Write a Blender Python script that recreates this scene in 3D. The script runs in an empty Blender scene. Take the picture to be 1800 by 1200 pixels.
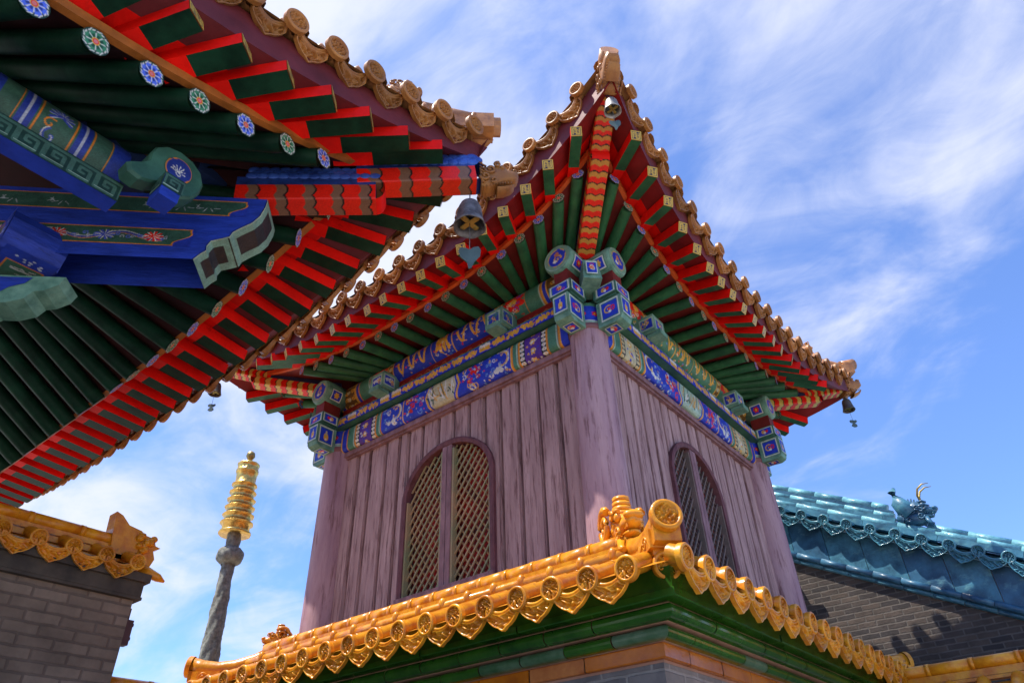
import bpy, math, random
import numpy as np
from mathutils import Matrix, Vector
random.seed(7); RNG=np.random.RandomState(5)
SC=bpy.context.scene; COL=SC.collection
# ------------------------------------------------------------------ camera
GZ=-5.6                                   # ground height; z=0 is the column collar of the tower
CR=((0.772975,0.633722,-0.030091),(0.394512,-0.442974,0.805068),(-0.496860,0.634169,0.592419))
CP=(2.77724,-4.72510,-3.99974)
cd=bpy.data.cameras.new('camera'); cam=bpy.data.objects.new('camera',cd); COL.objects.link(cam)
cd.sensor_width=36; cd.lens=1249.86/1800*36; cd.clip_end=3000; cd.clip_start=.05
R=Matrix(((CR[0][0],CR[1][0],-CR[2][0]),(CR[0][1],CR[1][1],-CR[2][1]),(CR[0][2],CR[1][2],-CR[2][2])))
cam.matrix_world=Matrix.Translation(CP)@R.to_4x4(); SC.camera=cam
SC.render.resolution_x=1024; SC.render.resolution_y=682
# ------------------------------------------------------------------ sun, sky, exposure
SUN_EL=math.radians(65.2); SUN_AZ=(-.60,-.80)
sd=Vector((SUN_AZ[0]*math.cos(SUN_EL),SUN_AZ[1]*math.cos(SUN_EL),math.sin(SUN_EL)))
sl=bpy.data.lights.new('sun','SUN'); sl.energy=3.0; sl.angle=math.radians(.5); sl.color=(1,.95,.86)
so=bpy.data.objects.new('sun',sl); COL.objects.link(so); so.rotation_euler=sd.to_track_quat('Z','Y').to_euler(); so.location=(-10,-14,30)
SC.view_settings.view_transform='Standard'; SC.view_settings.look='None'; SC.view_settings.exposure=1.45; SC.view_settings.gamma=1
SC.view_settings.use_curve_mapping=False
W=bpy.data.worlds.new("World"); SC.world=W; W.use_nodes=True
nt=W.node_tree; nt.nodes.clear()
def nn(t,typ,**k):
    n=t.nodes.new(typ)
    for a,b in k.items(): setattr(n,a,b)
    return n
sky=nn(nt,'ShaderNodeTexSky',sky_type='NISHITA'); sky.sun_disc=False; sky.sun_elevation=SUN_EL; sky.sun_rotation=math.atan2(SUN_AZ[0],SUN_AZ[1])
sky.air_density=1.0; sky.dust_density=.6; sky.ozone_density=2.5
bg=nn(nt,'ShaderNodeBackground'); bg.inputs[1].default_value=.12
out=nn(nt,'ShaderNodeOutputWorld'); tc=nn(nt,'ShaderNodeTexCoord')
# thin wind-drawn clouds: direction projected on a high plane, stretched noise
sep=nn(nt,'ShaderNodeSeparateXYZ'); nt.links.new(tc.outputs['Generated'],sep.inputs[0])
def mth(t,op,a,b=None,clamp=False):
    n=nn(t,'ShaderNodeMath',operation=op,use_clamp=clamp)
    for i,v in enumerate((a,b)):
        if v is None: continue
        if isinstance(v,(int,float)): n.inputs[i].default_value=v
        else: t.links.new(v,n.inputs[i])
    return n.outputs[0]
zc=mth(nt,'ADD',mth(nt,'MAXIMUM',sep.outputs[2],0.02),.25)
cx=mth(nt,'DIVIDE',sep.outputs[0],zc); cy=mth(nt,'DIVIDE',sep.outputs[1],zc)
cmb=nn(nt,'ShaderNodeCombineXYZ'); nt.links.new(cx,cmb.inputs[0]); nt.links.new(cy,cmb.inputs[1])
def cnoise(rot,sc,scale,det,rough,dist,loc=(0,0,0)):
    mp=nn(nt,'ShaderNodeMapping'); mp.inputs['Rotation'].default_value=(0,0,rot); mp.inputs['Scale'].default_value=sc; mp.inputs['Location'].default_value=loc
    nt.links.new(cmb.outputs[0],mp.inputs[0])
    no=nn(nt,'ShaderNodeTexNoise'); nt.links.new(mp.outputs[0],no.inputs['Vector'])
    no.inputs['Scale'].default_value=scale; no.inputs['Detail'].default_value=det; no.inputs['Roughness'].default_value=rough; no.inputs['Distortion'].default_value=dist
    return no.outputs[0]
n1=cnoise(.9,(1,1.4,1),2.2,9,.56,.6,(3.1,1.7,0)); n2=cnoise(.5,(1,1.6,1),5.0,10,.62,.9); n3=cnoise(0,(1,1,1),1.5,4,.5,0,(7.3,2.2,0))
s=mth(nt,'ADD',mth(nt,'ADD',mth(nt,'MULTIPLY',n1,.60),mth(nt,'MULTIPLY',n2,.20)),mth(nt,'MULTIPLY',n3,.38))
# more cloud toward the upper left of the view, as blown veils
dn=nn(nt,'ShaderNodeVectorMath',operation='DOT_PRODUCT'); nt.links.new(tc.outputs['Generated'],dn.inputs[0]); dn.inputs[1].default_value=(-.52,.18,.83)
s=mth(nt,'ADD',s,mth(nt,'MULTIPLY',mth(nt,'SUBTRACT',dn.outputs['Value'],.83),.52))
ramp=nn(nt,'ShaderNodeMapRange',interpolation_type='SMOOTHSTEP'); nt.links.new(s,ramp.inputs[0]); ramp.inputs[1].default_value=.435; ramp.inputs[2].default_value=.72; ramp.inputs[3].default_value=.05; ramp.inputs[4].default_value=.95
mx=nn(nt,'ShaderNodeMix',data_type='RGBA'); nt.links.new(ramp.outputs[0],mx.inputs[0])
sc_=nn(nt,'ShaderNodeMix',data_type='RGBA',blend_type='MULTIPLY'); sc_.inputs[0].default_value=1; nt.links.new(sky.outputs[0],sc_.inputs[6]); sc_.inputs[7].default_value=(.46,.62,.90,1)
nt.links.new(sc_.outputs[2],mx.inputs[6]); mx.inputs[7].default_value=(2.85,2.98,3.55,1)
nt.links.new(mx.outputs[2],bg.inputs[0]); nt.links.new(bg.outputs[0],out.inputs[0])
# ------------------------------------------------------------------ materials
MATS={}
def mat(name,color=(.5,.5,.5),rough=.6,var=.25,scale=6,stretch=(1,1,1),color2=None,bump=.0,bscale=40,spec=.3,metal=0,coat=0,attr=False,brick=None,streak=None,orand=0):
    if name in MATS: return MATS[name]
    m=bpy.data.materials.new(name); m.use_nodes=True; t=m.node_tree; t.nodes.clear()
    o=nn(t,'ShaderNodeOutputMaterial'); b=nn(t,'ShaderNodeBsdfPrincipled'); t.links.new(b.outputs[0],o.inputs[0])
    b.inputs['Roughness'].default_value=rough; b.inputs['Metallic'].default_value=metal; b.inputs['Specular IOR Level'].default_value=spec
    b.inputs['Coat Weight'].default_value=coat*.6; b.inputs['Coat Roughness'].default_value=.12
    g=nn(t,'ShaderNodeNewGeometry'); mp=nn(t,'ShaderNodeMapping'); t.links.new(g.outputs['Position'],mp.inputs[0]); mp.inputs['Scale'].default_value=stretch
    no=nn(t,'ShaderNodeTexNoise'); t.links.new(mp.outputs[0],no.inputs['Vector']); no.inputs['Scale'].default_value=scale; no.inputs['Detail'].default_value=7; no.inputs['Roughness'].default_value=.65
    c2=color2 or tuple(c*(1-var) for c in color)
    if attr:
        at=nn(t,'ShaderNodeAttribute',attribute_name='Col'); base=at.outputs['Color']
    elif brick:
        bw,bh,bc1,bc2,mc,ax=brick
        if ax=='x':
            sw=nn(t,'ShaderNodeSeparateXYZ'); t.links.new(g.outputs['Position'],sw.inputs[0]); cb=nn(t,'ShaderNodeCombineXYZ'); t.links.new(sw.outputs[0],cb.inputs[0]); t.links.new(sw.outputs[2],cb.inputs[1])
        else:
            sw=nn(t,'ShaderNodeSeparateXYZ'); t.links.new(g.outputs['Position'],sw.inputs[0]); cb=nn(t,'ShaderNodeCombineXYZ'); t.links.new(sw.outputs[1],cb.inputs[0]); t.links.new(sw.outputs[2],cb.inputs[1])
        wob=nn(t,'ShaderNodeTexNoise'); wob.inputs['Scale'].default_value=9; t.links.new(g.outputs['Position'],wob.inputs['Vector'])
        va=nn(t,'ShaderNodeVectorMath',operation='MULTIPLY_ADD'); t.links.new(wob.outputs['Color'],va.inputs[0]); va.inputs[1].default_value=(.018,.018,0); t.links.new(cb.outputs[0],va.inputs[2])
        bt=nn(t,'ShaderNodeTexBrick'); t.links.new(va.outputs[0],bt.inputs[0]); bt.inputs['Scale'].default_value=1; bt.inputs['Brick Width'].default_value=bw; bt.inputs['Row Height'].default_value=bh
        bt.inputs['Mortar Size'].default_value=.011; bt.inputs['Mortar Smooth'].default_value=.4; bt.inputs['Bias'].default_value=-.1
        bt.inputs['Color1'].default_value=(*bc1,1); bt.inputs['Color2'].default_value=(*bc2,1); bt.inputs['Mortar'].default_value=(*mc,1)
        base=bt.outputs[0]
    else:
        mr=nn(t,'ShaderNodeMapRange'); t.links.new(no.outputs[0],mr.inputs[0]); mr.inputs[1].default_value=.35; mr.inputs[2].default_value=.65
        mi=nn(t,'ShaderNodeMix',data_type='RGBA'); t.links.new(mr.outputs[0],mi.inputs[0]); mi.inputs[6].default_value=(*color,1); mi.inputs[7].default_value=(*c2,1); base=mi.outputs[2]
    if attr or brick:
        mr=nn(t,'ShaderNodeMapRange'); t.links.new(no.outputs[0],mr.inputs[0]); mr.inputs[1].default_value=.35; mr.inputs[2].default_value=.7; mr.inputs[3].default_value=1.0; mr.inputs[4].default_value=1-var
        mi=nn(t,'ShaderNodeMix',data_type='RGBA',blend_type='MULTIPLY'); mi.inputs[0].default_value=1; t.links.new(base,mi.inputs[6]); t.links.new(mr.outputs[0],mi.inputs[7]); base=mi.outputs[2]
    if orand:
        oi=nn(t,'ShaderNodeObjectInfo'); mo=nn(t,'ShaderNodeMapRange'); t.links.new(oi.outputs['Random'],mo.inputs[0]); mo.inputs[3].default_value=1-orand; mo.inputs[4].default_value=1+orand*.35
        mi=nn(t,'ShaderNodeMix',data_type='RGBA',blend_type='MULTIPLY'); mi.inputs[0].default_value=1; t.links.new(base,mi.inputs[6]); t.links.new(mo.outputs[0],mi.inputs[7]); base=mi.outputs[2]
    if streak:
        scol,ssc,lo,hi=streak
        m3=nn(t,'ShaderNodeMapping'); t.links.new(g.outputs['Position'],m3.inputs[0]); m3.inputs['Scale'].default_value=ssc
        n3=nn(t,'ShaderNodeTexNoise'); t.links.new(m3.outputs[0],n3.inputs['Vector']); n3.inputs['Scale'].default_value=1; n3.inputs['Detail'].default_value=9; n3.inputs['Roughness'].default_value=.7
        r3=nn(t,'ShaderNodeMapRange'); t.links.new(n3.outputs[0],r3.inputs[0]); r3.inputs[1].default_value=lo; r3.inputs[2].default_value=hi
        mi=nn(t,'ShaderNodeMix',data_type='RGBA'); t.links.new(r3.outputs[0],mi.inputs[0]); t.links.new(base,mi.inputs[6]); mi.inputs[7].default_value=(*scol,1); base=mi.outputs[2]
    t.links.new(base,b.inputs['Base Color'])
    if bump:
        n2=nn(t,'ShaderNodeTexNoise'); n2.inputs['Scale'].default_value=bscale; n2.inputs['Detail'].default_value=5; t.links.new(mp.outputs[0],n2.inputs['Vector'])
        bp=nn(t,'ShaderNodeBump'); bp.inputs['Strength'].default_value=bump; bp.inputs['Distance'].default_value=.01
        if brick:
            ad=mth(t,'ADD',n2.outputs[0],mth(t,'MULTIPLY',bt.outputs[1],-2.2)); t.links.new(ad,bp.inputs['Height'])
        else: t.links.new(n2.outputs[0],bp.inputs['Height'])
        t.links.new(bp.outputs[0],b.inputs['Normal'])
    MATS[name]=m; return m
board=mat('weathered_purple_boards',(.47,.30,.28),.8,scale=1,stretch=(8,8,1.1),color2=(.29,.17,.16),bump=.8,bscale=6,streak=((.16,.075,.07),(34,34,2.6),.51,.64))
colm=mat('weathered_purple_column',(.46,.29,.295),.65,scale=1,stretch=(5,5,.8),color2=(.29,.16,.19),bump=.5,bscale=7,streak=((.19,.09,.09),(20,20,2.0),.52,.64))
frm=mat('purple_frame',(.30,.165,.175),.7,scale=4,stretch=(3,3,1),color2=(.16,.08,.085),bump=.3,bscale=12)
green=mat('green_rafter_paint',(.035,.16,.06),.5,scale=6,color2=(.015,.08,.035),bump=.3,bscale=20,orand=.25,streak=((.01,.03,.015),(14,14,14),.62,.74))
dgreen=mat('shade_dark_green_paint',(.008,.045,.022),.5,scale=5,color2=(.003,.018,.009),bump=.25,bscale=20,spec=.12,orand=.25,streak=((.03,.045,.035),(12,12,12),.68,.8))  # pavilion green lowered so its colour carries the interior's deep shade
red=mat('bright_red_paint',(.90,.008,.003),.6,var=.3,scale=4,bump=.25,spec=.15,orand=.15,streak=((.30,.008,.004),(10,10,10),.60,.76))
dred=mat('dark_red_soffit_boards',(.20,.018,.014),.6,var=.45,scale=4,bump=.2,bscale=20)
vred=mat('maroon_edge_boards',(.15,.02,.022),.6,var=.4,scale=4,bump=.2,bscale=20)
orangep=mat('orange_edge_strip',(.62,.10,.015),.55,var=.35,scale=9,bump=.2)
ochrep=mat('ochre_edge_strip',(.42,.13,.02),.55,var=.4,scale=9,bump=.2)
glaze=mat('orange_glaze',(.80,.35,.016),.34,scale=9,color2=(.56,.16,.006),bump=.6,bscale=16,coat=.3,orand=.28,streak=((.16,.06,.02),(13,13,13),.60,.74))
glazeb=mat('brown_orange_glaze',(.46,.20,.05),.4,scale=9,color2=(.30,.11,.03),bump=.4,bscale=18,coat=.0,orand=.4,streak=((.10,.045,.02),(12,12,12),.58,.74))
glazet=mat('old_roof_glaze',(.50,.22,.07),.4,scale=9,color2=(.26,.11,.045),bump=.4,bscale=18,coat=.2,orand=.2,streak=((.12,.06,.03),(9,9,9),.58,.75))
gglaze=mat('green_glaze',(.035,.13,.010),.22,scale=3,color2=(.010,.055,.006),bump=.2,bscale=10,coat=.6)
bglaze=mat('blue_glaze',(.07,.23,.32),.42,scale=4,color2=(.02,.07,.12),bump=.6,bscale=14,coat=.25,streak=((.13,.30,.32),(5,9,9),.55,.72))
dblue=mat('dark_blue_glaze',(.045,.15,.25),.4,scale=3,color2=(.015,.05,.10),bump=.6,bscale=12,coat=.25,streak=((.12,.27,.31),(4,7,7),.56,.72))
joint=mat('pink_lime_mortar',(.42,.22,.15),.9,bump=.3)
painted=mat('painted_decoration',attr=True,rough=.5,var=.35,scale=9,bump=.25,bscale=30,streak=((.05,.04,.04),(18,18,18),.64,.78))
painto=mat('old_painted_decoration',attr=True,rough=.5,var=.45,scale=9,bump=.5,bscale=30,streak=((.16,.17,.15),(16,16,16),.66,.80))
relief=mat('carved_paint',attr=True,rough=.4,var=.15,scale=9)
bluep=mat('ultramarine_paint',(.018,.05,.40),.55,scale=5,color2=(.010,.028,.22),bump=.5,bscale=18,stretch=(1,1,4),streak=((.006,.012,.06),(6,6,70),.60,.72))
teal=mat('pale_green_paint',(.18,.34,.24),.6,scale=9,color2=(.07,.17,.12),bump=.5,bscale=20,streak=((.04,.05,.04),(15,15,15),.60,.74))
tealn=mat('green_beam_paint',(.05,.15,.10),.5,scale=6,color2=(.025,.08,.055),bump=.2,bscale=20)
gold=mat('gilded_bronze',(.85,.55,.14),.32,scale=14,color2=(.55,.32,.08),metal=.85,bump=.8,bscale=22)
stone=mat('carved_dark_stone',(.27,.26,.21),.8,scale=18,color2=(.11,.11,.085),bump=.8,bscale=18)
bronze=mat('grey_bell_iron',(.42,.41,.39),.5,scale=12,color2=(.15,.14,.12),metal=.4,bump=.3)
dbronze=mat('dark_bell_iron',(.12,.10,.085),.55,scale=12,color2=(.06,.05,.04),metal=.4,bump=.3)
brass=mat('dull_brass',(.30,.22,.06),.45,metal=.6,scale=10)
verd=mat('grey_green_metal',(.10,.14,.12),.5,scale=10,metal=.3)
bricks_=mat('grey_brick_front',brick=(.36,.11,(.20,.18,.17),(.13,.12,.12),(.26,.24,.22),'x'),rough=.85,var=.35,scale=6,bump=.6,bscale=25)
bricky=mat('bounce_lit_brick_side',brick=(.36,.11,(.30,.24,.20),(.20,.165,.145),(.34,.28,.24),'y'),rough=.85,var=.35,scale=6,bump=.6,bscale=25)  # side brick tinted lighter and warmer to carry light bounced off the ground
brickg=mat('grey_gable_brick',brick=(.24,.072,(.11,.082,.066),(.042,.037,.038),(.13,.11,.095),'x'),rough=.9,var=.4,scale=4,bump=.6,bscale=25)
brickl=mat('brown_wall_brick',brick=(.27,.088,(.27,.20,.145),(.20,.145,.105),(.17,.125,.095),'y'),rough=.9,var=.45,scale=3,bump=.6,bscale=20)
paving=mat('stone_paving',brick=(.8,.8,(.64,.58,.52),(.56,.51,.46),(.2,.19,.18),'x'),rough=.9,var=.2,scale=2)
latt=mat('green_lattice_paint',(.20,.24,.12),.5,var=.3,scale=2.2,color2=(.42,.26,.14))
lattr=mat('bare_wood_lattice',(.40,.23,.12),.6,var=.3,scale=8)
lattg=mat('grey_lattice_paint',(.19,.13,.11),.7,scale=6,color2=(.13,.10,.08))
back=mat('red_window_backing',(.42,.012,.008),.6,color2=(.05,.008,.006),scale=7)
sunlit_w=mat('sunlit_white',(.75,.70,.6),.8)  # plain white that paints sunlight onto a bit of roof
# ------------------------------------------------------------------ mesh helper
class MB:
    def __init__(s): s.v=[];s.f=[];s.c=[];s.m=[];s.sm=[]
    def add(s,V,F,m=0,col=None,smooth=False):
        b=len(s.v); V=[tuple(map(float,p)) for p in V]; s.v+=V; s.f+=[tuple(int(i)+b for i in q) for q in F]; s.m+=[m]*len(F); s.sm+=[smooth]*len(F)
        if col is None: s.c+=[(1,1,1)]*len(V)
        elif isinstance(col,tuple): s.c+=[col]*len(V)
        else: s.c+=[tuple(map(float,q)) for q in col]
        return s
    def box(s,c,d,ax=None,m=0,col=None,taper=1.0):
        # centre, half sizes, axes (3 vectors)
        ax=ax or ((1,0,0),(0,1,0),(0,0,1)); A=np.array(ax,float); c=np.array(c,float)
        V=[]
        for k in(-1,1):
            for j in(-1,1):
                for i in(-1,1):
                    tp=taper if k>0 else 1
                    V.append(c+A[0]*d[0]*i*tp+A[1]*d[1]*j*tp+A[2]*d[2]*k)
        return s.add(V,[(0,2,3,1),(4,5,7,6),(0,1,5,4),(2,6,7,3),(0,4,6,2),(1,3,7,5)],m,col)
    def grid(s,Pts,m=0,col=None,smooth=True,flip=False):
        P=np.asarray(Pts,float); nu,nv=P.shape[:2]; V=P.reshape(-1,3)
        F=[]
        for i in range(nu-1):
            for j in range(nv-1):
                q=(i*nv+j,i*nv+j+1,(i+1)*nv+j+1,(i+1)*nv+j); F.append(q[::-1] if flip else q)
        if col is not None and not isinstance(col,tuple): col=np.asarray(col).reshape(-1,3)
        return s.add(V,F,m,col,smooth)
    def tube(s,pts,r,n=8,m=0,col=None,cap=True,smooth=True,sq=False,up=(0,0,1),w=1.0):
        pts=np.array(pts,float); k=len(pts); r=np.ones(k)*r if np.isscalar(r) else np.array(r,float)
        up=np.array(up,float); V=[]
        for i in range(k):
            t=pts[min(i+1,k-1)]-pts[max(i-1,0)]; t/=np.linalg.norm(t)+1e-9
            a=np.cross(t,up)
            if np.linalg.norm(a)<1e-3: a=np.cross(t,(1,0,.01))
            a/=np.linalg.norm(a); b=np.cross(a,t)
            for j in range(n):
                th=2*math.pi*(j+.5)/n; V.append(pts[i]+r[i]*(a*math.cos(th)*w+b*math.sin(th)))
        F=[(i*n+j,i*n+(j+1)%n,(i+1)*n+(j+1)%n,(i+1)*n+j) for i in range(k-1) for j in range(n)]
        s.add(V,F,m,col,smooth)
        if cap:
            b=len(s.v)-len(V); s.f.append(tuple(b+j for j in range(n))[::-1]); s.m.append(m); s.sm.append(False)
            s.f.append(tuple(b+(k-1)*n+j for j in range(n))); s.m.append(m); s.sm.append(False)
        return s
    def lathe(s,prof,n=24,c=(0,0,0),axis=((1,0,0),(0,1,0),(0,0,1)),m=0,fn=None,col=None):
        A=np.array(axis,float); c=np.array(c,float); V=[]
        for i,(r,z) in enumerate(prof):
            for j in range(n):
                th=2*math.pi*j/n; rr=r*(fn(th,z) if fn else 1); V.append(c+A[0]*rr*math.cos(th)+A[1]*rr*math.sin(th)+A[2]*z)
        F=[(i*n+j,i*n+(j+1)%n,(i+1)*n+(j+1)%n,(i+1)*n+j) for i in range(len(prof)-1) for j in range(n)]
        return s.add(V,F,m,col,True)
    def ell(s,c,r,ax=None,n=10,m=0,noise=0,seed=0,col=None):
        A=np.array(ax if ax is not None else np.eye(3),float); rg=np.random.RandomState(seed); ph=rg.rand(6)*6
        P=[]
        for i in range(n+1):
            row=[]
            for j in range(2*n+1):
                a=math.pi*i/n; b=2*math.pi*j/(2*n)
                d=1+noise*(math.sin(5*b+ph[0]+3*a)*math.sin(6*a+ph[1])+.6*math.sin(9*b+ph[2])*math.sin(8*a+ph[3]))*math.sin(a)
                l=np.array((r[0]*math.sin(a)*math.cos(b),r[1]*math.sin(a)*math.sin(b),r[2]*math.cos(a)))*d
                row.append(np.array(c,float)+l@A)
            P.append(row)
        return s.grid(P,m,col,True)
    def build(s,name,mats,parent=None,loc=None):
        me=bpy.data.meshes.new(name); L=Vector(parent.location) if parent else Vector((0,0,0))
        if parent and parent.parent: L=Vector(parent['wl'])
        if loc is not None: wl=Vector(loc)
        else: wl=L
        V=[(x-wl.x,y-wl.y,z-wl.z) for x,y,z in s.v]
        me.from_pydata(V,[],s.f)
        mats=mats if isinstance(mats,(list,tuple)) else [mats]
        for q in mats: me.materials.append(q)
        me.polygons.foreach_set('material_index',s.m); me.polygons.foreach_set('use_smooth',s.sm)
        if any(q.name.find('decor')>=0 or q.name=='carved_paint' for q in mats):
            at=me.color_attributes.new('Col','FLOAT_COLOR','POINT'); a=np.ones((len(s.v),4),np.float32); a[:,:3]=np.array(s.c,np.float32); at.data.foreach_set('color',a.ravel())
        me.update(); o=bpy.data.objects.new(name,me); COL.objects.link(o)
        o.location=wl
        if parent: o.parent=parent; o.matrix_parent_inverse=Matrix.Translation(-L)
        if parent: o['wl']=tuple(wl)
        return o
def thing(name,label,cat,loc,group=None):
    o=bpy.data.objects.new(name,None); COL.objects.link(o); o.location=loc; o.empty_display_size=.2
    o['label']=label; o['category']=cat
    if group: o['group']=group
    return o
def inst(name,me,parent,M4):
    # part object sharing a mesh, placed by a world matrix
    o=bpy.data.objects.new(name,me); COL.objects.link(o)
    L=Vector(parent['wl']) if parent.parent else Vector(parent.location)
    o.parent=parent; o.matrix_parent_inverse=Matrix.Translation(-L); o.matrix_basis=M4; o['wl']=tuple(M4.to_translation())
    return o
def inst_sub(name,me,parent,M4):
    o=bpy.data.objects.new(name,me); COL.objects.link(o); o.parent=parent
    o.matrix_parent_inverse=parent.matrix_basis.inverted(); o.matrix_basis=M4
    return o
def shared(mb,name,mats):
    o=mb.build(name,mats); me=o.data; bpy.data.objects.remove(o); return me
def frame(o,x,z,s=1):
    x=Vector(x).normalized(); z=Vector(z); y_=z.cross(x).normalized(); z=x.cross(y_).normalized()
    m=Matrix(((x.x,y_.x,z.x,o[0]),(x.y,y_.y,z.y,o[1]),(x.z,y_.z,z.z,o[2]),(0,0,0,1)))
    return m@Matrix.Diagonal((s,s,s,1))
V3=lambda *a: np.array(a,float)
# ------------------------------------------------------------------ little paint box (colours of painted ornament, albedo only)
BLUE=(.018,.045,.50);DBLUE=(.01,.02,.2);GREEN=(.07,.22,.13);DGREEN=(.02,.075,.045);GOLDC=(.75,.40,.05);WHITE=(.72,.70,.62);REDC=(.75,.015,.006);CREAM=(.55,.50,.30);ORA=(.70,.22,.02);PURP=(.10,.03,.28);SKYB=(.15,.3,.65);BLACK=(.012,.012,.012);PALE=(.38,.52,.40)
class Art:
    def __init__(s,L,H,ppm,bg=BLUE):
        s.ppm=ppm; s.nx=max(4,int(L*ppm)); s.ny=max(4,int(H*ppm)); s.L=L; s.H=H
        s.a=np.zeros((s.nx,s.ny,3))+np.array(bg)
        s.X,s.Y=np.meshgrid(np.linspace(0,L,s.nx),np.linspace(0,H,s.ny),indexing='ij'); s.px=L/s.nx
    def put(s,mask,c): s.a[mask]=c
    def rect(s,x0,x1,y0,y1,c): s.put((s.X>=x0)&(s.X<=x1)&(s.Y>=y0)&(s.Y<=y1),c)
    def disc(s,x,y,r,c,ry=None): s.put(((s.X-x)/r)**2+((s.Y-y)/(ry or r))**2<=1,c)
    def line(s,pts,w,c):
        pts=np.array(pts,float)
        for a,b in zip(pts[:-1],pts[1:]):
            lo=np.minimum(a,b)-w; hi=np.maximum(a,b)+w
            i0,i1=[int(np.clip(v/s.L*s.nx,0,s.nx)) for v in (lo[0],hi[0]+2*s.px)]; j0,j1=[int(np.clip(v/s.H*s.ny,0,s.ny)) for v in (lo[1],hi[1]+2*s.px)]
            if i1<=i0 or j1<=j0: continue
            X=s.X[i0:i1,j0:j1];Y=s.Y[i0:i1,j0:j1]; d=b-a; t=np.clip(((X-a[0])*d[0]+(Y-a[1])*d[1])/(d@d+1e-12),0,1)
            m=np.hypot(X-a[0]-t*d[0],Y-a[1]-t*d[1])<=max(w/2,s.px*.55)
            s.a[i0:i1,j0:j1][m]=c
    def spiral(s,x,y,r,c,w,turns=1.3,a0=0,dirn=1):
        th=np.linspace(0,turns*2*math.pi,26); rr=r*(1-th/th[-1]*.85); s.line(np.c_[x+rr*np.cos(a0+dirn*th),y+rr*np.sin(a0+dirn*th)],w,c)
    def flower(s,x,y,r,c1,c2,n=8,rim=None):
        d=np.hypot(s.X-x,s.Y-y); th=np.arctan2(s.Y-y,s.X-x); R=r*(.62+.38*np.abs(np.cos(n*th/2)))
        if rim is not None: s.put(d<=R*1.12,rim)
        s.put(d<=R*.9,c1); s.put(d<=r*.3,c2)
    def dragon(s,x0,x1,y,amp,c,w,rg):
        n=40; t=np.linspace(0,1,n); X=x0+(x1-x0)*t; Y=y+amp*np.sin(t*math.pi*2*(2.2+rg.rand())+rg.rand()*6)
        s.line(np.c_[X,Y],w,c)
        for i in range(3,n-3,4):
            a=rg.rand()*6; s.line([(X[i],Y[i]),(X[i]+w*1.7*math.cos(a),Y[i]+w*1.7*math.sin(a))],w*.45,c)
        s.disc(X[-1],Y[-1],w*.9,c); s.disc(X[-1]+w*1.5,Y[-1],w*.4,REDC)
    def speckle(s,x0,x1,y0,y1,n,cols,r,rg,curl=True):
        for i in range(n):
            x=x0+(x1-x0)*rg.rand(); y=y0+(y1-y0)*rg.rand(); c=cols[rg.randint(len(cols))]
            if curl: s.spiral(x,y,r*(.6+.8*rg.rand()),c,r*.35,1.0,rg.rand()*6,1 if rg.rand()>.5 else -1)
            else: s.disc(x,y,r*(.4+.6*rg.rand()),c)
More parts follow.
